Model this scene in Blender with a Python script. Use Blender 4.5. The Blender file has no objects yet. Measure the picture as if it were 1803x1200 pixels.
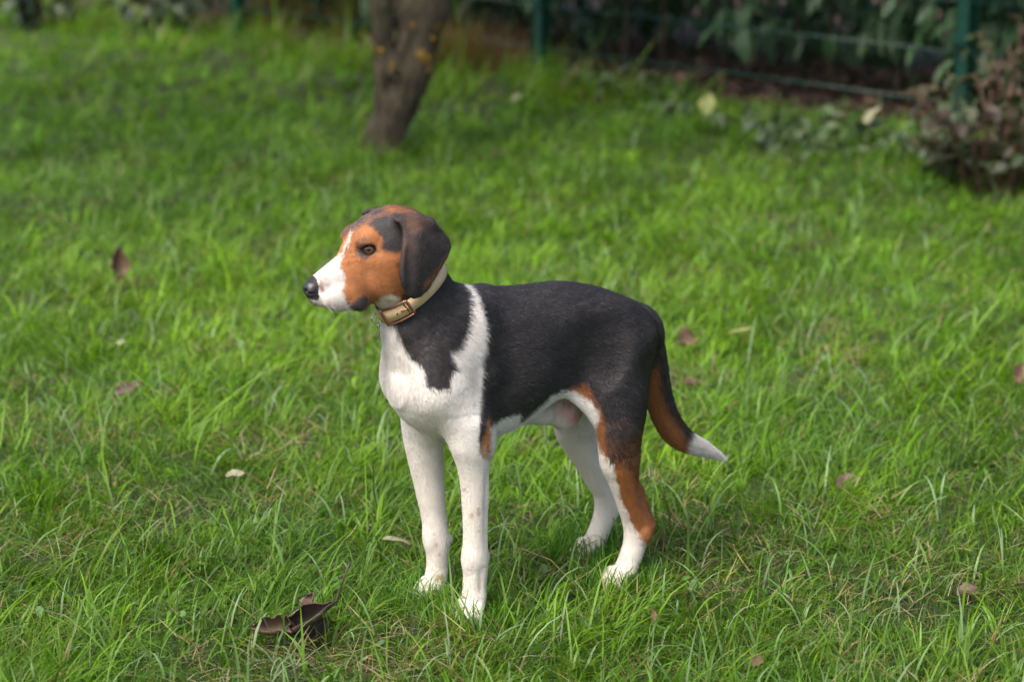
import bpy, math, random
import numpy as np

# ------------------------------------------------------------------ camera, light, exposure
S = bpy.context.scene
COL = S.collection
CAM_H, CAM_PITCH, F_PX, PW, PH = 1.52, math.radians(13.5), 4257.0, 1803.0, 1200.0
cam_d = bpy.data.cameras.new('camera')
cam_d.sensor_width = 36.0
cam_d.lens = 36.0 * F_PX / PW
cam_d.clip_end = 400.0
cam_d.dof.use_dof = True
cam_d.dof.focus_distance = 4.36
cam_d.dof.aperture_fstop = 3.2
cam_o = bpy.data.objects.new('camera', cam_d)
cam_o.location = (0, 0, CAM_H)
cam_o.rotation_euler = (math.pi / 2 - CAM_PITCH, 0, 0)
COL.objects.link(cam_o)
S.camera = cam_o

SUN_EL, SUN_AZ = math.radians(58), math.radians(222)     # azimuth measured clockwise from +Y
world = bpy.data.worlds.new('World')
S.world = world
world.use_nodes = True
wn, wl = world.node_tree.nodes, world.node_tree.links
wn.clear()
sky = wn.new('ShaderNodeTexSky')
sky.sky_type = 'NISHITA'
sky.sun_disc = False
sky.sun_elevation = SUN_EL
sky.sun_rotation = SUN_AZ
sky.air_density = 1.0
sky.dust_density = 5.0
sky.ozone_density = 0.4
bg = wn.new('ShaderNodeBackground')
bg.inputs['Strength'].default_value = 0.12
wo = wn.new('ShaderNodeOutputWorld')
wl.new(sky.outputs[0], bg.inputs['Color'])
wl.new(bg.outputs[0], wo.inputs['Surface'])
sun_d = bpy.data.lights.new('sun', 'SUN')
sun_d.energy = 1.7
sun_d.angle = math.radians(32)
sun_d.color = (1.0, 0.95, 0.87)
sun_o = bpy.data.objects.new('sun', sun_d)
sd = np.array([math.sin(SUN_AZ) * math.cos(SUN_EL), math.cos(SUN_AZ) * math.cos(SUN_EL), math.sin(SUN_EL)])
from mathutils import Vector, Matrix, Quaternion
sun_o.rotation_euler = Vector(sd).to_track_quat('Z', 'Y').to_euler()
sun_o.location = (0, 0, 8)
COL.objects.link(sun_o)
S.view_settings.view_transform = 'Standard'
S.view_settings.look = 'None'
S.view_settings.gamma = 1.0
S.view_settings.use_curve_mapping = False
S.view_settings.exposure = 1.28
S.render.engine = 'CYCLES'
S.cycles.max_bounces = 6
S.cycles.diffuse_bounces = 3
S.cycles.transparent_max_bounces = 8

RNG = np.random.default_rng(11)
random.seed(11)

# ------------------------------------------------------------------ helpers
def link(o, parent=None):
    COL.objects.link(o)
    if parent is not None:
        o.parent = parent
    return o

def tag(o, label=None, cat=None, group=None, kind=None):
    if label: o['label'] = label
    if cat: o['category'] = cat
    if group: o['group'] = group
    if kind: o['kind'] = kind
    return o

def empty(name, loc=(0, 0, 0), rz=0.0):
    o = bpy.data.objects.new(name, None)
    o.location = loc
    o.rotation_euler = (0, 0, rz)
    o.empty_display_size = 0.1
    return link(o)

def mesh_np(name, V, faces, mat=None, parent=None, smooth=True, colors=None, cname='tint', do_link=True):
    """faces: (n,3) or (n,4) int array, or a list of such arrays"""
    V = np.asarray(V, np.float32)
    if not isinstance(faces, (list, tuple)): faces = [faces]
    faces = [np.asarray(f, np.int32) for f in faces if len(f)]
    me = bpy.data.meshes.new(name)
    me.vertices.add(len(V))
    me.vertices.foreach_set('co', V.ravel())
    idx = np.concatenate([f.ravel() for f in faces])
    tot = np.concatenate([np.full(len(f), f.shape[1], np.int32) for f in faces])
    st = np.concatenate([[0], np.cumsum(tot)[:-1]]).astype(np.int32)
    me.loops.add(len(idx))
    me.loops.foreach_set('vertex_index', idx.astype(np.int32))
    me.polygons.add(len(tot))
    me.polygons.foreach_set('loop_start', st)
    me.polygons.foreach_set('use_smooth', np.full(len(tot), bool(smooth)))
    me.update(calc_edges=True)
    if colors is not None:
        a = me.color_attributes.new(cname, 'FLOAT_COLOR', 'POINT')
        c = np.ones((len(V), 4), np.float32)
        c[:, :3] = colors
        a.data.foreach_set('color', c.ravel())
    if mat: me.materials.append(mat)
    o = bpy.data.objects.new(name, me)
    if do_link: link(o, parent)
    return o

class NT:
    """small node-tree writer"""
    def __init__(s, name):
        s.m = bpy.data.materials.new(name)
        s.m.use_nodes = True
        s.n, s.l = s.m.node_tree.nodes, s.m.node_tree.links
        s.b = s.n['Principled BSDF']
        s.out = s.n['Material Output']
    def new(s, t, **k):
        x = s.n.new(t)
        for a, v in k.items(): setattr(x, a, v)
        return x
    def set(s, **k):
        for a, v in k.items():
            s.b.inputs[a.replace('_', ' ')].default_value = v
        return s
    def attr(s, name):
        return s.new('ShaderNodeAttribute', attribute_name=name).outputs['Color']
    def noise(s, scale, detail=4.0, rough=0.55, vec=None, dist=0.0):
        n = s.new('ShaderNodeTexNoise')
        n.inputs['Scale'].default_value = scale
        n.inputs['Detail'].default_value = detail
        n.inputs['Roughness'].default_value = rough
        n.inputs['Distortion'].default_value = dist
        if vec is None: vec = s.new('ShaderNodeTexCoord').outputs['Object']
        s.l.new(vec, n.inputs['Vector'])
        return n.outputs['Fac']
    def ramp(s, fac, stops):
        r = s.new('ShaderNodeValToRGB')
        e = r.color_ramp.elements
        while len(e) < len(stops): e.new(0.5)
        for x, (p, c) in zip(e, stops):
            x.position = p
            x.color = (*c, 1) if len(c) == 3 else c
        s.l.new(fac, r.inputs['Fac'])
        return r.outputs['Color']
    def mix(s, fac, a, b, mode='MIX'):
        m = s.new('ShaderNodeMix', data_type='RGBA', blend_type=mode)
        for sock, v in ((m.inputs[0], fac), (m.inputs[6], a), (m.inputs[7], b)):
            if isinstance(v, (int, float)): sock.default_value = v
            elif isinstance(v, tuple): sock.default_value = (*v, 1) if len(v) == 3 else v
            else: s.l.new(v, sock)
        return m.outputs[2]
    def col(s, sock):
        s.l.new(sock, s.b.inputs['Base Color'])
        return s
    def bump(s, h, strength=0.4, dist=0.01):
        b = s.new('ShaderNodeBump')
        b.inputs['Strength'].default_value = strength
        b.inputs['Distance'].default_value = dist
        s.l.new(h, b.inputs['Height'])
        s.l.new(b.outputs[0], s.b.inputs['Normal'])
        return s

def hermite(xs, ys, x):
    xs = np.asarray(xs, float); ys = np.asarray(ys, float)
    if xs[0] > xs[-1]: xs, ys = xs[::-1], ys[::-1]
    d = np.diff(ys) / np.diff(xs)
    m = np.zeros_like(ys)
    m[0], m[-1] = d[0], d[-1]
    for i in range(1, len(xs) - 1):
        m[i] = 0 if d[i - 1] * d[i] <= 0 else 2 * d[i - 1] * d[i] / (d[i - 1] + d[i])
    x = np.clip(x, xs[0], xs[-1])
    i = np.clip(np.searchsorted(xs, x) - 1, 0, len(xs) - 2)
    h = xs[i + 1] - xs[i]
    t = (x - xs[i]) / h
    return ((2*t**3 - 3*t**2 + 1) * ys[i] + (t**3 - 2*t**2 + t) * h * m[i]
            + (-2*t**3 + 3*t**2) * ys[i + 1] + (t**3 - t**2) * h * m[i + 1])

def in_poly(px, py, poly):
    inside = np.zeros(px.shape, bool)
    n = len(poly)
    for i in range(n):
        x0, y0 = poly[i]; x1, y1 = poly[(i + 1) % n]
        if y0 == y1: continue
        c = ((y0 > py) != (y1 > py)) & (px < (x1 - x0) * (py - y0) / (y1 - y0) + x0)
        inside ^= c
    return inside

def poly_sdf(px, py, poly):
    d = np.full(px.shape, 1e9)
    n = len(poly)
    for i in range(n):
        ax, ay = poly[i]; bx, by = poly[(i + 1) % n]
        ex, ey = bx - ax, by - ay
        t = np.clip(((px - ax) * ex + (py - ay) * ey) / (ex * ex + ey * ey + 1e-12), 0, 1)
        d = np.minimum(d, (px - ax - t * ex) ** 2 + (py - ay - t * ey) ** 2)
    d = np.sqrt(d)
    return np.where(in_poly(px, py, poly), -d, d)

def tube(path, radii, sides=8):
    """round tube along a polyline; returns verts, quads (+ end fans)"""
    P = np.asarray(path, float)
    n = len(P)
    R = np.full(n, radii, float) if np.isscalar(radii) else np.asarray(radii, float)
    T = np.gradient(P, axis=0)
    T /= np.linalg.norm(T, axis=1)[:, None] + 1e-12
    up = np.array([0, 0, 1.0]) if abs(T[0, 2]) < 0.9 else np.array([1.0, 0, 0])
    N = np.cross(T[0], up); N /= np.linalg.norm(N)
    V = []
    for i in range(n):
        N = N - T[i] * np.dot(N, T[i]); N /= np.linalg.norm(N) + 1e-12
        B = np.cross(T[i], N)
        a = np.arange(sides) * 2 * math.pi / sides
        V.append(P[i] + R[i] * (np.cos(a)[:, None] * N + np.sin(a)[:, None] * B))
    V = np.concatenate(V + [P[:1], P[-1:]])
    q = []
    tri = []
    for i in range(n - 1):
        for k in range(sides):
            k2 = (k + 1) % sides
            q.append((i*sides + k, i*sides + k2, (i+1)*sides + k2, (i+1)*sides + k))
    for k in range(sides):
        k2 = (k + 1) % sides
        tri.append((n*sides, k2, k)); tri.append((n*sides + 1, (n-1)*sides + k, (n-1)*sides + k2))
    return V, np.array(q), np.array(tri)

class MB:
    """gathers pieces into one mesh"""
    def __init__(s): s.V, s.Q, s.T, s.C, s.n = [], [], [], [], 0
    def add(s, V, Q=None, T=None, color=None):
        V = np.asarray(V, float)
        s.V.append(V)
        if Q is not None and len(Q): s.Q.append(np.asarray(Q) + s.n)
        if T is not None and len(T): s.T.append(np.asarray(T) + s.n)
        if color is not None:
            c = np.asarray(color, float)
            s.C.append(np.broadcast_to(c, (len(V), 3)))
        s.n += len(V)
        return s
    def box(s, lo, hi, color=None):
        x0, y0, z0 = lo; x1, y1, z1 = hi
        V = [(x0,y0,z0),(x1,y0,z0),(x1,y1,z0),(x0,y1,z0),(x0,y0,z1),(x1,y0,z1),(x1,y1,z1),(x0,y1,z1)]
        Q = [(0,3,2,1),(4,5,6,7),(0,1,5,4),(1,2,6,5),(2,3,7,6),(3,0,4,7)]
        return s.add(V, Q, color=color)
    def tube(s, path, r, sides=8, color=None):
        return s.add(*tube(path, r, sides), color=color)
    def build(s, name, mat, parent=None, smooth=True, do_link=True):
        f = []
        if s.Q: f.append(np.concatenate(s.Q))
        if s.T: f.append(np.concatenate(s.T))
        return mesh_np(name, np.concatenate(s.V), f, mat, parent, smooth,
                       np.concatenate(s.C) if s.C else None, do_link=do_link)

def bevel(o, w, seg=2):
    m = o.modifiers.new('bevel', 'BEVEL'); m.width = w; m.segments = seg; m.limit_method = 'ANGLE'
    return o

def surface_nets(F, org, h):
    """dual surface of the zero level of F; returns verts, quads"""
    neg = F < 0
    nx, ny, nz = F.shape
    c = neg[:-1, :-1, :-1].astype(np.uint8)
    s = np.zeros((nx-1, ny-1, nz-1), np.uint8)
    for a in (0, 1):
        for b in (0, 1):
            for d in (0, 1):
                s += neg[a:nx-1+a, b:ny-1+b, d:nz-1+d]
    act = (s > 0) & (s < 8)
    I = np.argwhere(act)
    vid = np.full(act.shape, -1, np.int32)
    vid[act] = np.arange(len(I))
    acc = np.zeros((len(I), 3)); cnt = np.zeros(len(I))
    corners = [(a, b, d) for a in (0, 1) for b in (0, 1) for d in (0, 1)]
    val = {k: F[I[:, 0]+k[0], I[:, 1]+k[1], I[:, 2]+k[2]].astype(float) for k in corners}
    for k0 in corners:
        for ax in range(3):
            if k0[ax]: continue
            k1 = list(k0); k1[ax] = 1; k1 = tuple(k1)
            v0, v1 = val[k0], val[k1]
            m = (v0 < 0) != (v1 < 0)
            t = np.where(m, v0 / np.where(m, v0 - v1, 1), 0)
            p = np.array(k0, float)[None] + np.zeros((len(I), 3))
            p[:, ax] += t
            acc[m] += p[m]; cnt[m] += 1
    V = (I + acc / cnt[:, None]) * h + np.asarray(org)
    quads = []
    for ax in range(3):
        u, v = (ax + 1) % 3, (ax + 2) % 3
        sl0 = [slice(None)] * 3; sl1 = [slice(None)] * 3
        sl0[ax] = slice(0, -1); sl1[ax] = slice(1, None)
        a, b = neg[tuple(sl0)], neg[tuple(sl1)]
        E = np.argwhere(a != b)
        ok = (E[:, u] > 0) & (E[:, v] > 0) & (E[:, u] < F.shape[u]-1) & (E[:, v] < F.shape[v]-1)
        E = E[ok]
        flip = b[E[:, 0], E[:, 1], E[:, 2]]
        def at(du, dv):
            q = E.copy(); q[:, u] -= du; q[:, v] -= dv
            return vid[q[:, 0], q[:, 1], q[:, 2]]
        q = np.stack([at(1, 1), at(0, 1), at(0, 0), at(1, 0)], 1)
        q[flip] = q[flip][:, ::-1]
        quads.append(q)
    return V, np.concatenate(quads)
FUR_N = 330000
GRASS_BANDS = ((3.0, 4.3, 900, 15, 4, 1.0, .75), (4.3, 5.6, 720, 15, 4, 1.1, .6), (5.6, 7.6, 700, 14, 3, 1.4, .6, .84), (7.6, 10.2, 440, 13, 3, 1.8, .6, .88), (10.2, 17.5, 160, 13, 3, 2.6, .6, 1.15), (.8, 3.0, 170, 13, 2, 2.2, 2.6), (3.0, 8.0, 130, 13, 2, 2.2, 3.6, 1.1, .55), (8.0, 17.0, 62, 12, 2, 3.2, 4.0, 1.2, .55))
STRAW_N = 32000
ARCH_N = 6500
UNDER_N = 190000
# ------------------------------------------------------------------ ground
CP, SP = math.cos(CAM_PITCH), math.sin(CAM_PITCH)
FEN_R, FEN_L = np.array([1.785, 9.50]), np.array([.142, 11.42])          # feet of the two fence posts in view
FEN_D = (FEN_R - FEN_L) / np.linalg.norm(FEN_R - FEN_L)
FEN_N = np.array([FEN_D[1], -FEN_D[0]])                                   # towards the lawn
if FEN_N[1] > 0: FEN_N = -FEN_N
def wob(x, y, s, seed):
    r = np.random.default_rng(seed)
    o = 0
    for k in range(5):
        a = r.uniform(0, 6.28); f = r.uniform(.6, 1.7) / s
        o = o + np.sin((x * math.cos(a) + y * math.sin(a)) * f * 6.28 + r.uniform(0, 6.28))
    return o / 5
def smooth(e0, e1, x):
    t = np.clip((x - e0) / (e1 - e0), 0, 1)
    return t * t * (3 - 2 * t)
def fence_dist(x, y): return (x - FEN_R[0]) * FEN_N[0] + (y - FEN_R[1]) * FEN_N[1]     # + on the lawn side
def fence_along(x, y): return (x - FEN_L[0]) * FEN_D[0] + (y - FEN_L[1]) * FEN_D[1]
def gz(x, y):
    x = np.asarray(x, float); y = np.asarray(y, float)
    b = .045 + .045 * smooth(-.5, 2.6, fence_along(x, y))
    bank = b * smooth(1.3, .05, fence_dist(x, y))
    near = smooth(.5, 1.6, np.hypot(x - .05, y - 4.35))
    return bank + .016 * wob(x, y, 1.4, 7) * near + .006 * wob(x, y, .35, 8) * near
def grid_axis(a, b, lo, hi, n):
    return np.concatenate([[-120, -60, -30, -16], np.linspace(a, b, n), [16, 30, 60, 120]]) if lo is None else None
gx = np.concatenate([[-150, -80, -40, -20, -10], np.linspace(-6, 6, 121), [10, 20, 40, 80, 150]])
gy = np.concatenate([[-120, -60, -20, -5], np.linspace(1.5, 19, 176), [24, 40, 80, 180]])
GX, GY = np.meshgrid(gx, gy, indexing='ij')
V = np.stack([GX, GY, gz(GX, GY)], -1).reshape(-1, 3)
nx_, ny_ = len(gx), len(gy)
ii = (np.arange(nx_ - 1)[:, None] * ny_ + np.arange(ny_ - 1)).ravel()
Q = np.stack([ii, ii + ny_, ii + ny_ + 1, ii + 1], 1)
fd = fence_dist(V[:, 0], V[:, 1])
soil = smooth(.12, -.10, fd)[:, None]
gcol = np.array([.022, .030, .009]) * (1 - soil) + np.array([.060, .030, .021]) * soil
m = NT('earth')
a = m.attr('tint')
n = m.ramp(m.noise(38, 6, .65), [(.3, (.45, .45, .42)), (.7, (1.5, 1.4, 1.25))])
m.col(m.mix(1.0, a, n, 'MULTIPLY')).set(Roughness=.95)
m.bump(m.noise(60, 6, .6), .8, .02)
ground = mesh_np('ground', V, Q, m.m, None, True, gcol)
tag(ground, 'lawn ground with bare reddish earth under the hedge', kind='structure')
# ------------------------------------------------------------------ the dog
# local axes: x forward, y to its left, z up.  Head axes: same idea, turned a few degrees to the dog's right.
DOG_H, HEAD_H = math.radians(34), math.radians(26.5)
DFX = np.array([-math.cos(DOG_H), -math.sin(DOG_H), 0.0]); DLY = np.array([math.sin(DOG_H), -math.cos(DOG_H), 0.0])
DOG_O = np.array([-0.1077, 4.2294, 0.0])
rel = DOG_H - HEAD_H
HC, HS = math.cos(rel), math.sin(rel)
HX0, HY0 = 0.10, 0.0

def d2w(P):
    return DOG_O + P[:, :1] * DFX + P[:, 1:2] * DLY + P[:, 2:] * np.array([0, 0, 1.0])
def body2head(X, Y):
    a, b = X - HX0, Y - HY0
    return a * HC - b * HS, a * HS + b * HC
def head2body(P):
    P = np.asarray(P, float)
    return np.stack([P[:, 0] * HC + P[:, 1] * HS + HX0, -P[:, 0] * HS + P[:, 1] * HC + HY0, P[:, 2]], 1)

VOX = 0.0025
G0 = np.array([-0.68, -0.19, -0.025]); GN = (412, 152, 330)
FLD = np.full(GN, 1.0, np.float32)
TAG = np.zeros(GN, np.int8)
TORSO, NECK, HEADT, EARL, EARR, LF, RF, LH, RH, TAIL, GEN = range(11)

def sdf_add(lo, hi, fn, k, tg, head=False, sub=False):
    """blend one shape into the field inside the box lo..hi (local axes; head axes if head)"""
    lo, hi = np.array(lo, float), np.array(hi, float)
    if head:
        c = np.array([(x, y, z) for x in (lo[0], hi[0]) for y in (lo[1], hi[1]) for z in (lo[2], hi[2])])
        c = head2body(c); lo, hi = c.min(0), c.max(0)
    pad = k + 0.02
    i0 = np.clip(((lo - pad - G0) / VOX).astype(int), 0, GN); i1 = np.clip(((hi + pad - G0) / VOX).astype(int) + 2, 0, GN)
    sl = tuple(slice(a, b) for a, b in zip(i0, i1))
    X = (G0[0] + VOX * np.arange(i0[0], i1[0], dtype=np.float32))[:, None, None]
    Y = (G0[1] + VOX * np.arange(i0[1], i1[1], dtype=np.float32))[None, :, None]
    Z = (G0[2] + VOX * np.arange(i0[2], i1[2], dtype=np.float32))[None, None, :]
    if head: X, Y = body2head(X, Y)
    d = np.broadcast_to(fn(X, Y, Z), FLD[sl].shape).astype(np.float32)
    o = FLD[sl]
    if sub:
        hh = np.clip(0.5 - 0.5 * (o + d) / k, 0, 1)
        FLD[sl] = o * (1 - hh) - d * hh + k * hh * (1 - hh)
        return
    hh = np.clip(0.5 + 0.5 * (o - d) / k, 0, 1)
    TAG[sl] = np.where(d < o, tg, TAG[sl])
    FLD[sl] = o * (1 - hh) + d * hh - k * hh * (1 - hh)

def ell(c, r, k, tg, head=False, sub=False, rot=0.0):
    """ellipsoid; rot turns it in its own x-z plane"""
    c, r = np.array(c, float), np.array(r, float)
    cr, sr = math.cos(rot), math.sin(rot)
    def fn(X, Y, Z):
        a, b, e = X - c[0], Y - c[1], Z - c[2]
        a, e = a * cr + e * sr, -a * sr + e * cr
        k0 = np.sqrt((a / r[0])**2 + (b / r[1])**2 + (e / r[2])**2)
        k1 = np.sqrt((a / r[0]**2)**2 + (b / r[1]**2)**2 + (e / r[2]**2)**2)
        return k0 * (k0 - 1) / np.maximum(k1, 1e-6)
    m = r.max() if rot else r
    sdf_add(c - m, c + m, fn, k, tg, head, sub)

def cone(a, b, ra, rb, k, tg, ysq=1.0, head=False):
    """tapered capsule, squashed sideways by ysq"""
    a, b = np.array(a, float), np.array(b, float)
    def fn(X, Y, Z):
        ab = b - a
        px, py, pz = X - a[0], (Y - a[1]) / ysq, Z - a[2]
        e = np.array([ab[0], ab[1] / ysq, ab[2]])
        t = np.clip((px * e[0] + py * e[1] + pz * e[2]) / (e @ e), 0, 1)
        d = np.sqrt((px - t * e[0])**2 + (py - t * e[1])**2 + (pz - t * e[2])**2) - (ra + (rb - ra) * t)
        return d * (ysq if ysq < 1 else 1)
    m = max(ra, rb)
    sdf_add(np.minimum(a, b) - m, np.maximum(a, b) + m, fn, k, tg, head)

def loft_z(rows, k, tg):
    """limb of elliptic slices: rows of (z, cx, cy, rx, ry)"""
    R = np.array(rows, float)
    lo = (np.min(R[:, 1] - R[:, 3]), np.min(R[:, 2] - R[:, 4]), R[:, 0].min())
    hi = (np.max(R[:, 1] + R[:, 3]), np.max(R[:, 2] + R[:, 4]), R[:, 0].max())
    def fn(X, Y, Z):
        cx, cy, rx, ry = (hermite(R[:, 0], R[:, i], Z) for i in range(1, 5))
        zc = np.clip(Z, R[:, 0].min(), R[:, 0].max())
        n = np.sqrt(((X - cx) / rx)**2 + ((Y - cy) / ry)**2)
        d = (n - 1) * np.minimum(rx, ry)
        out = np.abs(Z - zc)
        return np.where(out > 0, np.sqrt(np.maximum(d, 0)**2 + out**2), d)
    sdf_add(lo, hi, fn, k, tg)

def loft_x(rows, k, tg, p=2.2, head=False):
    """trunk / head of slices along x: rows of (x, top, bottom, half width above, half width below)"""
    R = np.array(rows, float)
    w = R[:, 3:].max()
    lo = (R[:, 0].min(), -w, R[:, 2].min()); hi = (R[:, 0].max(), w, R[:, 1].max())
    def fn(X, Y, Z):
        tp, bt, wt, wb = (hermite(R[:, 0], R[:, i], X) for i in range(1, 5))
        zc, hh = (tp + bt) / 2, (tp - bt) / 2
        v = (Z - zc) / hh
        W = wb + (wt - wb) * np.clip(v * 0.5 + 0.5, 0, 1)
        n = ((np.abs(Y) / W)**p + np.abs(v)**p)**(1 / p)
        d = (n - 1) * np.minimum(W, hh)
        xc = np.clip(X, R[:, 0].min(), R[:, 0].max())
        out = np.abs(X - xc)
        return np.where(out > 0, np.sqrt(np.maximum(d, 0)**2 + out**2), d)
    sdf_add(lo, hi, fn, k, tg, head)

# trunk
loft_x([(0.116, .452, .405, .026, .030), (0.10, .485, .378, .048, .052), (0.075, .525, .352, .066, .070), (0.03, .575, .328, .074, .080),
        (-0.02, .600, .312, .070, .092), (-0.06, .601, .314, .074, .100), (-0.11, .590, .326, .084, .104), (-0.17, .586, .352, .090, .098),
        (-0.23, .584, .396, .090, .088), (-0.29, .574, .418, .086, .080), (-0.34, .558, .41, .078, .074), (-0.385, .532, .415, .066, .062),
        (-0.42, .507, .43, .045, .045), (-0.437, .49, .455, .02, .02)], 0.02, TORSO)
# neck: a leaning stack of ellipses
NCK_C = np.array([0.086, 0.0, 0.612]); NCK_D = np.array([0.58, 0.0, 0.8146]); NCK_N = np.array([-0.8146, 0, 0.58])
NCK_T = np.array([-.20, -.14, -.09, -.045, 0, .045, .09, .12]); NCK_A = np.array([.115, .112, .097, .081, .067, .061, .052, .04]); NCK_B = np.array([.086, .090, .084, .070, .060, .058, .052, .04])
NCK_S = np.array([-.018, -.014, -.015, -.012, 0, 0, .004, .006])      # shift towards the nape
def neck_fn(X, Y, Z):
    dx, dz = X - NCK_C[0], Z - NCK_C[2]
    t = dx * NCK_D[0] + dz * NCK_D[2]
    q = dx * NCK_N[0] + dz * NCK_N[2] + 0 * Y
    a, b, s = hermite(NCK_T, NCK_A, t), hermite(NCK_T, NCK_B, t), hermite(NCK_T, NCK_S, t)
    Yc = Y - np.clip(t, 0, .12) * 0.02
    d = (np.sqrt(((q - s) / a)**2 + (Yc / b)**2) - 1) * np.minimum(a, b)
    out = np.abs(t - np.clip(t, -.20, .12))
    return np.where(out > 0, np.sqrt(np.maximum(d, 0)**2 + out**2), d)
sdf_add((-.10, -.09, .44), (.24, .09, .74), neck_fn, 0.022, NECK)
# shoulders and upper arms
for s, tg in ((1, LF), (-1, RF)):
    cone((-.012, .048*s, .545), (.058, .062*s, .435), .036, .042, .030, TORSO, 0.75)
    cone((.054, .060*s, .430), (-.006, .077*s, .335), .043, .030, .026, TORSO, 0.85)
    ell((.060, .055*s, .470), (.040, .032, .065), .030, TORSO)
    cone((-.022, .066*s, .44), (-.002, .079*s, .335), .034, .018, .022, TORSO, 0.8)      # triceps to elbow
ell((.084, .0, .430), (.035, .030, .05), .03, TORSO)
ell((.112, .004, .436), (.014, .013, .022), .014, TORSO)                                  # breastbone point
# fore legs
def paw(c, ang, s_in, tg, reach=1.0):
    """four toes and a pad, pointing ang (degrees) off the dog's heading, round the foot centre c"""
    ca, sa = math.cos(math.radians(ang)), math.sin(math.radians(ang))
    P = lambda x, y, z: (c[0] + x*ca - y*sa, c[1] + x*sa + y*ca, c[2] + z)
    claws = []
    for dy, dx, r in ((-.0215, .010, .0118), (-.0075, .021, .0128), (.0075, .021, .0128), (.0215, .010, .0118)):
        dx *= reach
        cone(P(.002 + dx*.5, dy*.8, .029), P(.010 + dx, dy, .0125), r*.95, r, .005, tg)
        claws.append((P(.010 + dx + .009, dy, .0115), (ca - sa*dy*8, sa + ca*dy*8, -.1)))
    ell(P(0, 0, .012), (.024, .022, .014), .008, tg)
    return claws
CLAWS = []
fore_near = [(.43, .030, .066, .026, .018), (.40, .022, .072, .034, .027), (.37, .016, .0755, .038, .034), (.33, .013, .0755, .0365, .032), (.30, .007, .0755, .0325, .029), (.265, .003, .0755, .0280, .0262), (.23, .001, .0755, .0265, .0250),
             (.20, .001, .0755, .0245, .0235), (.16, .001, .0755, .0235, .0225), (.135, .001, .0755, .0240, .0232), (.115, .001, .0755, .0246, .0240), (.095, .001, .0755, .0238, .0234),
             (.065, .003, .0755, .0225, .0230), (.045, .005, .0755, .0235, .0255), (.028, .008, .0755, .0250, .0270)]
fore_far = [(.43, .028, -.074, .026, .018), (.40, .020, -.080, .034, .028), (.37, .012, -.085, .042, .036), (.33, .008, -.090, .042, .037), (.30, .006, -.091, .039, .036), (.265, .004, -.088, .035, .034), (.23, .002, -.083, .031, .0305),
            (.19, .000, -.076, .0275, .0265), (.16, -.002, -.071, .0250, .0240), (.135, -.003, -.067, .0245, .0235), (.110, -.004, -.063, .0250, .0240), (.090, -.004, -.061, .0230, .0225),
            (.065, -.003, -.061, .0210, .0215), (.045, -.001, -.061, .0220, .0240), (.028, .002, -.062, .0235, .0255)]
def slim(rows, e): return [(z, x, y, rx - e, ry - e) for z, x, y, rx, ry in rows]
loft_z(slim(fore_near, .0015), .024, LF)
loft_z(slim(fore_far, .0015), .024, RF)
for s, tg, yy, xo in ((1, LF, .0755, 0), (-1, RF, .064, -.004)):
    ell((.0155 + xo, yy*s, .117), (.0060, .013, .017), .014, tg)                              # wrist
    ell((-.008 + xo, (yy + .0245)*s, .205), (.0035, .0045, .058), .009, tg, sub=True)       # groove behind the forearm bone
    ell((-.012 + xo, (yy - .0245)*s, .205), (.0035, .0045, .058), .009, tg, sub=True)
    ell((.004 + xo, (yy + .0235)*s, .078), (.0035, .0040, .020), .008, tg, sub=True)
ell((-.021, .074, .116), (.007, .008, .010), .009, LF)                 # carpal pads
ell((-.0265, -.061, .110), (.0075, .008, .010), .009, RF)
CLAWS += paw((.010, .0770, 0), 24, 1, LF)
CLAWS += paw((.004, -.062, 0), 4, -1, RF)
# hind legs
near = [(.475, -.318, .054, .080, .046), (.42, -.306, .062, .080, .052), (.38, -.314, .072, .066, .050), (.34, -.315, .082, .053, .044), (.315, -.312, .087, .047, .040),
        (.283, -.311, .089, .0425, .035), (.243, -.3135, .089, .039, .031), (.21, -.3225, .088, .0315, .026), (.178, -.335, .087, .029, .0225), (.145, -.347, .086, .0285, .0205),
        (.122, -.357, .085, .0300, .0200), (.105, -.361, .085, .0310, .0200), (.088, -.358, .085, .0285, .0200), (.070, -.349, .085, .0245, .0200), (.050, -.340, .085, .0235, .0210), (.028, -.326, .085, .0250, .0245)]
near = [(.53, -.322, .026, .050, .020), (.505, -.320, .042, .066, .032)] + near
loft_z(near, .03, LH)
def far_dx(z): return float(np.interp(z, [0, .06, .12, .21, .28, .34, .47], [-.050, -.052, -.056, -.036, -.022, -.012, 0]))
loft_z([(z, cx + far_dx(z), -cy, rx, ry) for z, cx, cy, rx, ry in near], .03, RH)
for s, tg, ox in ((1, LH, 0), (-1, RH, far_dx(0.02))):
    ell((-.325, .045*s, .455), (.085, .045, .085), .03, TORSO)
    cone((-.383 + ox*.9, .085*s, .114), (-.360 + ox*.7, .086*s, .185), .0105, .0085, .016, tg, 0.9)     # heel tendon
    ell((-.352 + ox*.8, .1075*s, .172), (.0070, .0060, .045), .012, tg, sub=True, rot=-.30)   # hollow before the heel tendon
    ell((-.362 + ox*.95, .104*s, .098), (.010, .006, .012), .010, tg)                        # hock bone
    CLAWS += paw((-.318 + ox, .085*s, 0), 6*s, s, tg, .85)
# skin fold of the flank
for s in (1, -1):
    cone((-.195, .066*s, .415), (-.262, .080*s, .350), .016, .012, .026, TORSO, 0.6)
for s in (1, -1):
    ell((-.245, .112*s, .47), (.055, .020, .055), .04, TORSO, sub=True)
    ell((-.062, .116*s, .45), (.018, .016, .090), .03, TORSO, sub=True, rot=.2)
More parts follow.
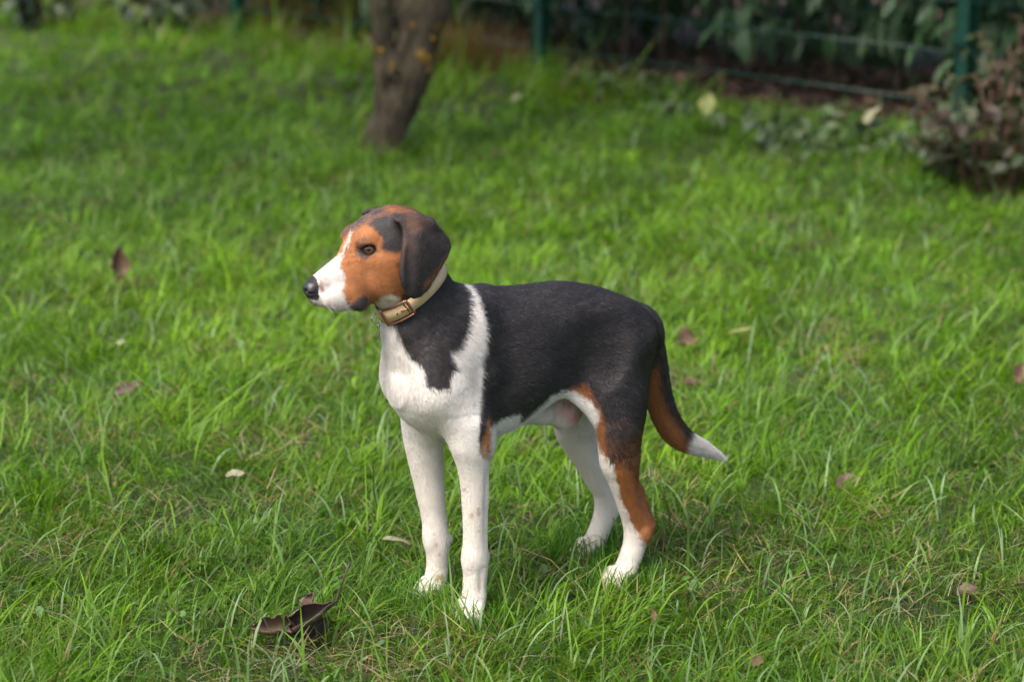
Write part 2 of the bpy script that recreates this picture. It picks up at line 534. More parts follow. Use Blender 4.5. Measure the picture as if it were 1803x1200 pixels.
# tail
tl = np.array([(-.412, .484, .034), (-.442, .440, .0315), (-.457, .39, .0290), (-.467, .345, .0280), (-.482, .30, .0275), (-.508, .258, .0260), (-.541, .231, .0220), (-.578, .212, .0170), (-.610, .195, .0105), (-.628, .185, .0045)])
tt_ = np.linspace(0, 9, 37)
tl = np.stack([hermite(np.arange(10), tl[:, i], tt_) for i in range(3)], 1)
tl[:, 2] = tl[:, 2] - .0025 * smooth(.46, .40, tl[:, 1]) * np.minimum(1, tl[:, 2] / .012)
for (x0, z0, r0), (x1, z1, r1) in zip(tl[:-1], tl[1:]):
    cone((x0, 0, z0), (x1, 0, z1), r0, r1, .003 if z0 < .455 else .02, TAIL, 0.82)
# sheath and groin
cone((-.140, 0, .352), (-.196, 0, .338), .022, .0165, .02, GEN, 0.9)
cone((-.196, 0, .338), (-.208, 0, .330), .0160, .0120, .008, GEN, 0.9)
ell((-.243, .008, .345), (.036, .030, .040), .010, GEN, rot=.3)
# head
loft_x([(.182, .639, .614, .012, .014), (.174, .649, .603, .0175, .0200), (.160, .658, .597, .0195, .0265), (.142, .670, .593, .0220, .0315), (.124, .683, .592, .0255, .0345),
        (.108, .704, .592, .0365, .0375), (.092, .729, .593, .0480, .0420), (.070, .746, .594, .0560, .0470), (.045, .757, .597, .0595, .0520), (.018, .763, .602, .0595, .0550),
        (-.012, .757, .610, .0590, .0550), (-.036, .742, .622, .0530, .0500), (-.056, .720, .640, .0400, .0430)], .016, HEADT, 2.5, head=True)
for s in (1, -1):
    ell((.0880, .0380*s, .7110), (.0170, .0110, .0120), .016, HEADT, True, rot=-.6)        # brow
    ell((.052, .0470*s, .676), (.034, .0085, .012), .014, HEADT, True)                      # cheekbone
    ell((.040, .0450*s, .645), (.040, .0150, .036), .018, HEADT, True)                      # cheek muscle
    ell((.128, .0270*s, .612), (.034, .0110, .021), .012, HEADT, True)                      # flews
    ell((.097, .0330*s, .602), (.017, .0085, .0135), .008, HEADT, True)                     # lip corner
    ell((.1045, .0385*s, .6960), (.012, .0095, .0075), .010, HEADT, True, sub=True)          # hollow before the eye
    ell((.0830, .0400*s, .6985), (.0085, .0050, .0065), .006, HEADT, True, sub=True)
for s in (1, -1):
    ell((.079 + .0060, (.0330 + .0105)*s, .6990), (.0125, .0105, .0095), .004, HEADT, True, sub=True)      # opening of the eye
ell((.118, 0, .690), (.012, .008, .02), .012, HEADT, True, sub=True, rot=-.7)
# ears: hanging flaps with a bent, folded surface
EAR = [(.042, .7500), (.036, .744), (.032, .736), (.032, .722), (.037, .703), (.043, .678), (.044, .658), (.039, .637), (.030, .620), (.018, .6125), (.004, .6135), (-.010, .6235), (-.024, .640),
       (-.041, .658), (-.057, .674), (-.068, .691), (-.064, .706), (-.050, .724), (-.028, .742), (-.006, .753), (.014, .7580), (.030, .7565)]
def ear_y(X, Z):
    y = hermite([.60, .63, .66, .70, .735, .755, .775], [.0690, .0745, .0765, .0745, .0655, .0560, .0450], Z)
    y = y + .006 * np.exp(-((X - .012 - (.70 - Z) * .10) / .016)**2) * np.clip((.765 - Z) / .04, 0, 1)
    y = y - .42 * np.maximum(0, -.004 - X - (.70 - Z) * .12) * np.clip((.77 - Z) / .05, 0, 1)
    y = y + .0055 * np.exp(-((X - .041) / .009)**2) * np.clip((.76 - Z) / .03, 0, 1)
    return y
for s, tg in ((1, EARL), (-1, EARR)):
    def ear_fn(X, Y, Z, s=s):
        px, pz = np.broadcast_arrays(X, Z)
        d2 = poly_sdf(px.astype(float), pz.astype(float), EAR)
        th = np.abs(Y * s - ear_y(px, pz)) - .0034
        a, b = d2 + .003, th
        return np.minimum(np.maximum(a, b), 0) + np.sqrt(np.maximum(a, 0)**2 + np.maximum(b, 0)**2) - .003
    if s < 0: EAR = [(x + .010, z - .007) for x, z in EAR]
    sdf_add((-.07, min(.035*s, .09*s), .605), (.055, max(.035*s, .09*s), .775), ear_fn, .004, tg, True)
    cone((.030, .046*s, .744 - .006 * (s < 0)), (-.025, .048*s, .735), .010, .012, .012, tg, head=True)     # root of the ear

DV, DQ = surface_nets(FLD, G0, VOX)
# relax the voxel steps
def relax(V, Q, it, lam=0.5, mu=-0.52):
    n = len(V)
    e = np.concatenate([Q[:, [0, 1]], Q[:, [1, 2]], Q[:, [2, 3]], Q[:, [3, 0]]])
    a = np.concatenate([e[:, 0], e[:, 1]]); b = np.concatenate([e[:, 1], e[:, 0]])
    cnt = np.bincount(a, minlength=n).astype(float)[:, None]
    for i in range(it):
        for l in (lam, mu):
            m = np.stack([np.bincount(a, V[b, j], n) for j in range(3)], 1) / cnt
            V = V + l * (m - V)
    return V
DV = relax(DV, DQ, 4)
ti = np.clip(np.round((DV - G0) / VOX).astype(int), 0, np.array(GN) - 1)
DT = TAG[ti[:, 0], ti[:, 1], ti[:, 2]]
def vnormals(V, Q):
    nf = np.cross(V[Q[:, 2]] - V[Q[:, 0]], V[Q[:, 3]] - V[Q[:, 1]])
    N = np.zeros_like(V)
    for j in range(4):
        for k in range(3): N[:, k] += np.bincount(Q[:, j], nf[:, k], len(V))
    return N / (np.linalg.norm(N, axis=1)[:, None] + 1e-12)
DN = vnormals(DV, DQ)
# ---- coat markings: each outline below lies on the dog's flank as seen along one fixed direction in the dog's own axes;
# the hidden side gets the mirrored markings
VIEW_EYE = np.array([-DOG_O @ DFX, -DOG_O @ DLY, CAM_H - DOG_O[2]])    # where that direction comes from, in dog axes
def flank_uv(P):
    W = d2w(P) - np.array([0, 0, 1.52])
    cp, sp = math.cos(math.radians(13.5)), math.sin(math.radians(13.5))
    d = W[:, 1] * cp - W[:, 2] * sp
    u = W[:, 1] * sp + W[:, 2] * cp
    return 901.5 + 4257 * W[:, 0] / d, 600 - 4257 * u / d
eye_d = (np.array([0, 0, 1.52]) - DOG_O)
eye_l = np.array([eye_d @ DFX, eye_d @ DLY, eye_d[2]])
def faces_eye(P, N): return np.einsum('ij,ij->i', N, eye_l - P) > 0
is_head = np.isin(DT, (HEADT, EARL, EARR))
hx, hy = body2head(DV[:, 0], DV[:, 1])
mir = DV * np.array([1, -1, 1.0])
mh = head2body(np.stack([hx, -hy, DV[:, 2]], 1))
mir[is_head] = mh[is_head]
right = np.where(is_head, hy < 0, DV[:, 1] < 0)
use_m = right & ~faces_eye(DV, DN)
PU = np.where(use_m[:, None], mir, DV)
U, Vv = flank_uv(PU)

def vnoise(P, s, seed):
    """cheap value noise"""
    r = np.random.default_rng(seed).random((32, 32, 32))
    q = P / s
    i = np.floor(q).astype(int); f = q - i; f = f * f * (3 - 2 * f)
    o = 0
    for a in (0, 1):
        for b in (0, 1):
            for c in (0, 1):
                w = (f[:, 0] if a else 1 - f[:, 0]) * (f[:, 1] if b else 1 - f[:, 1]) * (f[:, 2] if c else 1 - f[:, 2])
                o = o + w * r[(i[:, 0] + a) % 32, (i[:, 1] + b) % 32, (i[:, 2] + c) % 32]
    return o
n1 = vnoise(DV, .012, 1); n2 = vnoise(DV, .005, 2); n3 = vnoise(DV, .035, 3); n4 = vnoise(DV, .0028, 4)
Uj = U + (n2 - .5) * 4 + (n4 - .5) * 4; Vj = Vv + (vnoise(DV, .006, 5) - .5) * 5
def soft(poly, w=5.0, jit=True):
    """1 inside the outline, falling to 0 over w"""
    d = poly_sdf(Uj if jit else U, Vj if jit else Vv, poly)
    return np.clip(.5 - d / w, 0, 1)[:, None]
def c1(poly): return [(500 + x / 4, 330 + y / 4) for x, y in poly]

BLACK = np.array([.023, .0205, .0215]); WHITE = np.array([.78, .735, .69]); TAN = np.array([.345, .130, .043]); CREAM = np.array([.74, .66, .56])
C = np.tile(BLACK, (len(DV), 1))
C = C * (1 + .35 * (n3[:, None] - .5))
def lay(mask, color):
    global C
    color = np.asarray(color, float)
    C = C * (1 - mask) + color * mask
tanv = TAN * (0.80 + .45 * n3 + .18 * (n1 - .5))[:, None]

bodyish = np.isin(DT, (TORSO, NECK, LF, RF, GEN))[:, None]
stripe = [(820, 500), (832, 510), (838, 520), (844, 534), (852, 554), (856, 574), (856, 600), (854, 620), (850, 634), (851, 650), (848, 672), (847, 690), (845, 737), (843, 780), (846, 797), (853, 806),
          (875, 812), (885, 1140), (600, 1140), (600, 480), (800, 480)]
m = soft(stripe) * bodyish
lay(m, WHITE)
patch = [(696, 572), (702, 592), (712, 612), (726, 632), (744, 646), (750, 664), (752, 680), (772, 685), (795, 684), (793, 668), (799, 656), (805, 640), (793, 628), (793, 618), (806, 618), (816, 600), (826, 576),
         (827, 556), (829, 532), (824, 518), (812, 498), (790, 440), (690, 430), (676, 470), (690, 550)]
m = soft(patch) * (np.isin(DT, (TORSO, NECK)) | ((DT == HEADT) & (hx < -.01)))[:, None] * (~(right & faces_eye(DV, DN)))[:, None]
lay(m, BLACK * 1.05)
belly = [(840, 765), (856, 755), (875, 741), (897, 731), (916, 728), (916, 742), (920, 742), (948, 718), (970, 697), (988, 687.5), (1010, 684), (1040, 705), (1040, 860), (860, 860), (852, 812)]
lay(soft(belly) * np.isin(DT, (TORSO, GEN, RH, LH))[:, None] * (U > 852)[:, None], WHITE * .97)
fringe = [(1000, 684), (1012, 680), (1030, 675), (1043, 688), (1049, 711), (1040, 710), (1026, 698), (1014, 690)]
lay(soft(fringe, 9) * np.isin(DT, (TORSO, LH))[:, None], tanv * .95)
armtan = [(862, 733), (858, 750), (850, 775), (848, 798), (855, 808), (862, 800), (864, 760)]
lay(soft(armtan, 6) * np.isin(DT, (TORSO, LF, RF))[:, None], tanv)
# inner sides of the legs and everything low is white
inner = np.where(right, DN[:, 1] > .25, DN[:, 1] < -.25)
hind = np.isin(DT, (LH, RH))
grey = WHITE * np.array([.96, .94, .92])
# outside of the hind legs
black2tan = [(1083, 822), (1098, 812), (1112, 830), (1122, 845), (1127, 862), (1129, 880), (1136, 900), (1152, 925), (1152, 945), (1138, 962), (1120, 945), (1080, 880), (1070, 840)]
hz = np.clip((Vv - 735) / 90 + (n1 - .5) * 1.3 + (n2 - .5) * .5, 0, 1)
MIXP = np.clip((np.clip((Vv - 700) / 130 + (n1 - .5) * .5, 0, 1) - .30) * .62, 0, .5) * hind
speck = (MIXP * .55)[:, None]
lay(speck * hind[:, None], tanv * .62)
rim = np.clip((U - 1108) / 22, 0, 1) * np.clip((Vv - 745) / 60, 0, 1)
lay((rim * .7)[:, None] * hind[:, None], tanv * .55)
lay(soft(black2tan, 14) * hind[:, None], tanv * .93)
strip = [(1047, 709), (1056, 716), (1061, 730), (1065, 760), (1067, 785), (1074, 808), (1055, 808), (1040, 780), (1036, 740), (1034, 706)]
lay(soft(strip, 9) * (hind | ((DT == TORSO) & (U > 1000)))[:, None], tanv * .95)
hwhite = [(1000, 690), (1018, 692), (1027, 697), (1040, 707), (1046, 714), (1054, 720), (1054, 734), (1051, 752), (1051, 770), (1058, 790), (1070, 808), (1081, 817), (1083, 828), (1085, 847), (1090, 856), (1092, 877),
          (1103, 897), (1110, 917), (1118, 932), (1127, 942), (1131, 952), (1138, 957), (1160, 958), (1160, 1100), (900, 1100), (900, 700)]
lay(soft(hwhite) * (hind | ((DT == TORSO) & (U > 1000)))[:, None], WHITE)
lay((hind & inner)[:, None] * 1.0, grey)
lay(np.isin(DT, (LF, RF))[:, None] * smooth(.36, .25, DV[:, 2])[:, None], WHITE * np.array([.86, .84, .81]) * (1 + .12 * (n1 - .5))[:, None])  # creamy leg white; the body's shade is put into the colour
lay(hind[:, None] * (smooth(.30, .12, DV[:, 2]) * (C.mean(1) > .5))[:, None] * 1.0, WHITE * np.array([.86, .84, .81]))  # low hind legs toned down the same way, shade painted in
# bare skin of groin, pads
pink = np.array([.62, .40, .38])
pm = [(985, 705), (1003, 698), (1022, 702), (1030, 722), (1026, 742), (1008, 748), (994, 738), (980, 728)]
lay(soft(pm, 16) * (DT == GEN)[:, None], pink)
for cu, cv, r in ((994, 709, 5), (1002, 713, 6), (1021, 722, 6), (1013, 730, 4), (1017, 735, 4), (982, 757, 5)):
    lay(np.clip(1.2 - np.hypot(U - cu, (Vv - cv) * 1.2) / r, 0, 1)[:, None] * (DT == GEN)[:, None] * .6, (.22, .10, .09))
# tail
T_ = (DT == TAIL)[:, None]
tt = [(1158, 632), (1162, 664), (1167, 690), (1178, 720), (1194, 750), (1208, 776), (1210, 810), (1150, 800), (1100, 720), (1140, 660)]
lay(soft(tt, 10) * T_, tanv * 1.02)
lay(soft([(1217, 760), (1212, 775), (1206, 795), (1195, 830), (1300, 850), (1300, 740), (1222, 740)], 7) * T_, WHITE)
# mud and small brown freckles on the legs
for cu, cv, r in ((818 + 13, 907, 5), (842, 900, 5), (819, 862, 3), (768, 958, 4), (774, 975, 3.4), (765, 940, 2.6), (771, 1016, 7), (778, 1014, 5), (790, 974, 4), (1126, 943, 5), (862, 995, 3)):
    lay(np.clip(1.15 - np.hypot(Uj - cu, (Vj - cv) * .7) / r, 0, 1)[:, None] * np.isin(DT, (LF, RF, LH))[:, None] * .75, (.26, .13, .07))
low = np.clip((.10 - DV[:, 2]) / .09, 0, 1) * np.clip(n1 * 1.6 - .35, 0, 1)
lay((low * .5)[:, None] * np.isin(DT, (LF, RF, LH, RH))[:, None], (.42, .36, .27))
# --- head
H_ = (DT == HEADT)[:, None]
lay(H_ * 1.0, tanv)
top = c1([(380, 350), (400, 285), (450, 225), (500, 185), (600, 130), (720, 100), (860, 110), (1000, 180), (1000, 260), (800, 200), (700, 190), (620, 225), (560, 265), (500, 300), (470, 320), (440, 350)])
lay(soft(top, 10) * H_, tanv * .20 + np.array([.038, .031, .032]))
lay(soft(c1([(480, 325), (500, 290), (560, 250), (620, 215), (720, 165), (730, 145), (640, 160), (560, 200), (470, 250), (455, 300)]), 10) * H_ * np.clip(n1 * 1.6, .4, 1)[:, None], (.040, .036, .040))
lay(soft(c1([(690, 140), (780, 128), (860, 145), (900, 190), (800, 180), (720, 175)]), 12) * H_ * .8, tanv * .75)
temple = c1([(585, 262), (640, 215), (720, 190), (790, 178), (850, 200), (860, 330), (840, 440), (815, 475), (770, 465), (720, 455), (688, 430), (690, 365), (650, 305)])
lay(soft(temple, 7) * H_, BLACK * 1.2)
lay(soft(c1([(690, 360), (700, 430), (640, 445), (600, 400)]), 14) * H_ * .0, tanv)
# cheek tones
lay(soft(c1([(420, 560), (560, 500), (640, 520), (600, 640), (520, 700), (440, 640)]), 26) * H_ * .45, tanv * np.array([.72, .72, .85]))
lay(soft(c1([(640, 560), (780, 480), (830, 560), (850, 700), (760, 760), (660, 720), (600, 640)]), 24) * H_ * .5, tanv * np.array([1.18, 1.12, .9]))
lay(soft(c1([(740, 600), (800, 620), (840, 740), (760, 690)]), 18) * H_ * .35, tanv * .45)
# dark rim and smudge of the eye
lay(soft(c1([(505, 470), (520, 420), (560, 398), (620, 400), (665, 440), (640, 478), (590, 500), (540, 498)]), 8) * H_, BLACK * 1.2)
lay(soft(c1([(500, 405), (520, 365), (560, 340), (600, 360), (560, 400), (530, 420)]), 12) * H_ * .6, BLACK * 1.6)
white = c1([(468, 312), (480, 310), (464, 370), (444, 430), (414, 490), (390, 540), (396, 570), (424, 610), (432, 690), (406, 728), (430, 770), (446, 812), (482, 850), (470, 905), (250, 905), (120, 830), (90, 700), (160, 640), (330, 515), (378, 492), (400, 466), (424, 425), (448, 365)])
lay(soft(white, 5) * H_, WHITE * np.array([.80, .775, .765]) * (1 + .22 * (n1 - .5) + .12 * (n2 - .5))[:, None])
lay(soft(c1([(225, 690), (240, 630), (270, 615), (300, 650), (320, 690), (300, 740), (260, 745)]), 12) * H_ * np.clip(n2 * 1.5 - .1, 0, 1)[:, None], (.22, .15, .13))
lay(soft(c1([(250, 790), (330, 800), (430, 830), (470, 860), (400, 885), (300, 870)]), 14) * H_ * np.clip(n2 * 1.8 - .25, 0, .85)[:, None], (.36, .26, .22))
lay(soft(c1([(462, 842), (500, 795), (540, 760), (570, 752), (602, 775), (600, 825), (560, 870), (500, 872)]), 6) * H_, BLACK * .9)
lay(soft(c1([(150, 775), (190, 800), (235, 835), (260, 860), (200, 880), (140, 800)]), 6) * H_, BLACK)
throat = c1([(600, 840), (650, 812), (690, 772), (740, 758), (800, 768), (836, 825), (780, 900), (600, 900)])
lay((H_[:, 0] & (hx > .170) & (DV[:, 2] > .613))[:, None] * 1.0, BLACK * .7)
lay(soft(throat, 6) * np.isin(DT, (HEADT, NECK))[:, None] * (Vv > 515)[:, None], CREAM)
lay(((DT == NECK) & (U < 716) & (Vv < 515) & (DV[:, 1] > 0))[:, None] * 1.0, tanv)
# ears
E_ = np.isin(DT, (EARL, EARR))[:, None]
earc = BLACK * 1.1 + np.array([.016, .007, .004]) * n3[:, None]
lay(E_ * 1.0, earc)
lay(soft(c1([(860, 170), (940, 190), (980, 250), (950, 300), (900, 300), (860, 240)]), 22) * E_ * .38, tanv * .5)
lay(soft(c1([(850, 290), (900, 300), (890, 420), (850, 540), (810, 560), (830, 420)]), 22) * E_ * .22, tanv * .32)
lay(soft(c1([(1190, 430), (1160, 500), (1060, 650), (1000, 715), (985, 690), (1050, 600), (1120, 510), (1150, 470)]), 9) * E_ * .6, tanv * .55)
streak = vnoise(DV * np.array([.16, 1, .55]), .0042, 8) * .65 + vnoise(DV * np.array([.3, 1, .6]), .011, 9) * .35
dark_ = (C.mean(1) < .08)[:, None]
C = np.where(dark_, C * (.45 + 1.15 * streak[:, None]) + dark_ * np.array([.006, .004, .003]) * n3[:, None], C)
DC = np.clip(C, 0, 1)
# ------------------------------------------------------------------ grass
def grass_material():
    m = NT('grass_blade')
    t = m.attr('tint')
    m.col(t).set(Roughness=.42)
    m.b.inputs['Specular IOR Level'].default_value = .22
    tr = m.new('ShaderNodeBsdfTranslucent')
    g = m.new('ShaderNodeMix', data_type='RGBA', blend_type='MULTIPLY'); g.inputs[0].default_value = 1
    g.inputs[7].default_value = (1.2, 1.3, .5, 1)
    m.l.new(t, g.inputs[6]); m.l.new(g.outputs[2], tr.inputs['Color'])
    mx = m.new('ShaderNodeMixShader'); mx.inputs[0].default_value = .36
    m.l.new(m.b.outputs[0], mx.inputs[1]); m.l.new(tr.outputs[0], mx.inputs[2])
    m.l.new(mx.outputs[0], m.out.inputs['Surface'])
    return m.m
GRASS = grass_material()
def blades(bx, by, bz, az, L, w, th0, curl, twist, col, segs):
    """bent, tapering blades; all arguments are arrays of one length"""
    n = len(bx)
    s = np.linspace(0, 1, segs + 1)
    V = np.zeros((n, 2 * segs + 1, 3)); 
    px, py, pz = bx.copy(), by.copy(), bz - .004
    ca, sa = np.cos(az), np.sin(az)
    wa = az + math.pi / 2 + twist
    for k in range(segs + 1):
        wk = w * .5 * (1 - s[k]**2.2) * (.72 + .28 * min(1, s[k] * 4))
        if k < segs:
            V[:, 2*k, 0] = px + np.cos(wa) * wk; V[:, 2*k, 1] = py + np.sin(wa) * wk; V[:, 2*k, 2] = pz
            V[:, 2*k+1, 0] = px - np.cos(wa) * wk; V[:, 2*k+1, 1] = py - np.sin(wa) * wk; V[:, 2*k+1, 2] = pz
        else:
            V[:, 2*k, 0] = px; V[:, 2*k, 1] = py; V[:, 2*k, 2] = pz
        th = th0 + curl * s[k]**1.4
        st = L / segs
        px = px + ca * np.sin(th) * st; py = py + sa * np.sin(th) * st; pz = np.maximum(pz + np.cos(th) * st, bz + .003)
        wa = wa + twist * .5
    b = (np.arange(n) * (2 * segs + 1))[:, None]
    q = np.concatenate([b + np.array([2*k, 2*k+1, 2*k+3, 2*k+2]) for k in range(segs - 1)]).reshape(-1, 4) if segs > 1 else np.zeros((0, 4), int)
    t = b + np.array([2*segs-2, 2*segs-1, 2*segs])
    fade = np.linspace(0, 1, segs + 1)
    f = np.concatenate([np.repeat(fade[:-1], 2), [1.0]])
    C = col[:, None, :] * (1 + .25 * (f[None, :, None] - .5)) + (1 - f[None, :, None])**3 * np.array([.035, .03, .012])
    return V.reshape(-1, 3), q, t, C.reshape(-1, 3)
PAWS = [head for head in ((.010, .077), (.004, -.062), (-.318, .085), (-.368, -.085))]
PAW_W = np.array([DOG_O[:2] + x * DFX[:2] + y * DLY[:2] for x, y in PAWS])
GREENS = np.array([(.067, .192, .007), (.092, .235, .008), (.046, .152, .008), (.130, .262, .012), (.056, .155, .024), (.118, .225, .052), (.035, .120, .007)])
STRAW = np.array([(.42, .33, .17), (.30, .22, .10), (.36, .31, .20), (.20, .11, .05)])
def px_flat(u, v):
    x = (u - PW / 2) / F_PX; y = (PH / 2 - v) / F_PX
    d = np.array([x, CP + y * SP, -SP + y * CP]); t = -CAM_H / d[2]
    return d[0] * t, d[1] * t
DRY_SPOTS = [px_flat(*q) for q in ((265, 925), (1280, 995), (1175, 865), (455, 795), (1215, 668), (1690, 1010), (560, 690), (1480, 640), (120, 780), (1010, 1010), (640, 1160), (1480, 1140))]
DRY_S = (.13, .16, .10, .10, .10, .12, .14, .14, .16, .10, .12, .16)
def lawn_patch(x, y):
    """how long, yellow (lit middle painted in) and dry the sward is here, 0..1 each"""
    tall = .5 + .5 * wob(x, y, .55, 21) + .25 * wob(x, y, .18, 22)
    yel_lit = .5 + .5 * wob(x, y, .9, 23) + .3 * wob(x, y, .25, 24)
    yel_lit = yel_lit + .9 * np.exp(-(np.hypot(x + .72, (y - 6.75) * .6) / .42)**2) + .35 * np.exp(-(np.hypot(x - .1, (y - 7.2) * .55) / 1.0)**2)  # yellow tuft patch, with the mid-lawn's extra light painted in as yellow
    dry = .5 + .6 * wob(x, y, .6, 25) + .4 * wob(x, y, .16, 26)
    for (gx_, gy_), s_ in zip(DRY_SPOTS, DRY_S): dry = dry + .5 * np.exp(-(np.hypot(x - gx_, (y - gy_) * .7) / s_)**2)
    return np.clip(tall, 0, 1), np.clip(yel_lit, 0, 1), np.clip(dry, 0, 1)
def sow(y0, y1, tufts_m2, per, segs, wscale, margin, lscale=1.0, inner=0.0, r=RNG):
    area = (y1 - y0) * 2 * (.215 * (y0 + y1) / 2 + margin)
    n = int(area * tufts_m2)
    ty = r.uniform(y0, y1, n); tx = r.uniform(-1, 1, n) * (.215 * ty + margin)
    ok = (fence_dist(tx, ty) > -.02 + .12 * wob(tx, ty, .4, 40)) & ((inner == 0) | (np.abs(tx) > .215 * ty + inner))
    tx, ty = tx[ok], ty[ok]
    n = len(tx)
    tall, yel_lit, dry = lawn_patch(tx, ty)
    thin = r.random(n) > .45 * smooth(.72, .95, dry)
    tx, ty, tall, yel_lit, dry = tx[thin], ty[thin], tall[thin], yel_lit[thin], dry[thin]
    n = len(tx)
    flow = 3.1 * wob(tx, ty, .8, 31) + 1.6 * wob(tx, ty, .22, 32) + r.normal(0, .5, n)
    k = r.poisson(per, n).clip(3)
    i = np.repeat(np.arange(n), k); N = len(i)
    broad = r.random(n) < np.where(ty < 5.2, .34, .24)
    rad = np.abs(r.normal(0, .020, N)) + .002
    pa = r.uniform(0, 6.283, N)
    bx = tx[i] + rad * np.cos(pa); by = ty[i] + rad * np.sin(pa)
    az = np.where(r.random(N) < .68, flow[i] + r.normal(0, .55, N), pa + r.normal(0, .4, N))
    near_f = fence_dist(bx, by)
    edge = smooth(.9, .15, near_f) * smooth(1.6, .3, fence_along(bx, by))                                  # rank grass along the fence
    L = (.038 + .060 * tall[i]**1.3) * r.gamma(7, 1 / 7, N) * lscale * np.where(broad[i], 1.35, 1) * (1 + 1.5 * edge * r.random(N))
    tree = np.exp(-(np.hypot(bx + .50, by - 9.46) / .35)**2)
    L *= 1 + .5 * tree
    long_ = r.random(N) < .02
    L = np.where(long_, L * r.uniform(1.5, 2.2, N), L)
    w = np.where(broad[i], r.uniform(.0028, .0052, N), r.uniform(.0012, .0026, N)) * wscale
    th0 = np.abs(r.normal(.88, .42, N)); curl = r.gamma(3.2, .52, N)
    tw = r.normal(0, .35, N)
    g = GREENS[r.integers(0, len(GREENS), n)]
    g = g * (1 - .55 * yel_lit[:, None]) + np.array([.175, .310, .006]) * .55 * yel_lit[:, None]
    g = g * r.normal(1, .22, (n, 1)).clip(.45, 1.7) * (.74 + .26 * smooth(4.2, 5.8, ty))[:, None] * (.88 + .12 * smooth(1.9, .6, np.abs(tx + .2) / (.6 + .12 * ty)))[:, None]  # near and side grass darkened: falloff of light painted into the greens
    c = g[i] * r.normal(1, .14, (N, 1))
    st = r.random(N) < (.035 + .24 * smooth(.62, .95, dry[i]) + .10 * edge)
    c[st] = STRAW[r.integers(0, len(STRAW), st.sum())] * r.uniform(.55, 1.1, (st.sum(), 1))
    th0 = np.where(st, th0 + .5, th0)
    th0 = np.where(edge * r.random(N) > .35, th0 * .5, th0); curl = np.where(edge > .4, curl * .6, curl)
    clear = np.ones(N, bool)
    for q in PAW_W: clear &= np.hypot(bx - q[0], by - q[1]) > .024
    clear &= np.hypot(bx + .518, by - 9.52) > .075
    a = [z[clear] for z in (bx, by, gz(bx, by), az, L, w, th0, curl, tw)]
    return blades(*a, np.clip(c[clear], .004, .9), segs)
gm = MB()
TOT = 0
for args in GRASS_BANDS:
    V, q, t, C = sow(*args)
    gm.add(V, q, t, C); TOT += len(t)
# short fine under-growth that closes the sward
n = UNDER_N
by = 3.1 + 7.5 * r.random(n)**1.25 if False else 3.1 + 7.5 * RNG.random(n)**1.25; bx = RNG.uniform(-1, 1, n) * (.215 * by + .6)
ok = fence_dist(bx, by) > 0
for q_ in PAW_W: ok &= np.hypot(bx - q_[0], by - q_[1]) > .03
bx, by = bx[ok], by[ok]; n = len(bx)
c = GREENS[RNG.integers(0, len(GREENS), n)] * RNG.normal(.68, .15, (n, 1)).clip(.3, 1.1)  # greens darkened: shade between the tufts is put into the colour
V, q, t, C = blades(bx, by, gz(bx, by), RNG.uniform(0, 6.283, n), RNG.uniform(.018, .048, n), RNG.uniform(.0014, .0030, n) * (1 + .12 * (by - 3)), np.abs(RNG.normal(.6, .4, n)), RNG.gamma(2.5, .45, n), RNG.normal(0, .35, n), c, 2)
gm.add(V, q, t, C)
# blades crossing in front of the feet
for q_, tall_ in zip(PAW_W, (.72, .85, .85, 1.0)):
    n = 800
    d_ = .026 + .075 * RNG.random(n)**.8; a_ = RNG.uniform(0, 6.283, n)
    bx = q_[0] + d_ * np.cos(a_); by = q_[1] + d_ * np.sin(a_)
    c = GREENS[RNG.integers(0, len(GREENS), n)] * RNG.normal(.95, .16, (n, 1)).clip(.5, 1.5)
    V, q, t, C = blades(bx, by, gz(bx, by), RNG.uniform(0, 6.283, n), RNG.uniform(.035, .095, n) * tall_, RNG.uniform(.0014, .0036, n), np.abs(RNG.normal(.30, .22, n)), RNG.gamma(3, .35, n), RNG.normal(0, .3, n), c, 4)
    gm.add(V, q, t, C)
# flattened dead blades between the tufts
r = RNG
n = STRAW_N
by = 3.2 + 6.3 * r.random(n)**1.3; bx = r.uniform(-1, 1, n) * (.215 * by + .6)
_, _, dry = lawn_patch(bx, by)
k = r.random(n) < .16 + .84 * smooth(.55, .95, dry)
bx, by = bx[k], by[k]; n = len(bx)
V, q, t, C = blades(bx, by, gz(bx, by) + r.uniform(.006, .034, n), r.uniform(0, 6.28, n), r.uniform(.03, .10, n), r.uniform(.0012, .0034, n), r.uniform(1.1, 1.55, n), r.normal(.1, .25, n), r.normal(0, .3, n),
                    STRAW[r.integers(0, 4, n)] * r.uniform(.5, 1.05, (n, 1)), 3)
gm.add(V, q, t, C)
# broad pale blades arching over the sward
n = ARCH_N
by = 3.2 + 7.0 * r.random(n)**1.25; bx = r.uniform(-1, 1, n) * (.215 * by + .6)
ok = np.ones(n, bool)
for q_ in PAW_W: ok &= np.hypot(bx - q_[0], by - q_[1]) > .05
bx, by = bx[ok], by[ok]; n = len(bx)
c = np.array([(.16, .27, .10), (.12, .24, .06), (.20, .30, .15), (.14, .27, .03)])[r.integers(0, 4, n)] * r.uniform(.7, 1.15, (n, 1))
V, q, t, C = blades(bx, by, gz(bx, by), r.uniform(0, 6.28, n), r.uniform(.08, .17, n), r.uniform(.0032, .0058, n), np.abs(r.normal(.35, .25, n)), r.gamma(5, .36, n), r.normal(0, .35, n), c, 6)
gm.add(V, q, t, C)
grass = gm.build('grass', GRASS)
tag(grass, 'uneven green lawn grass with dry blades growing across the garden', 'grass', kind='stuff')
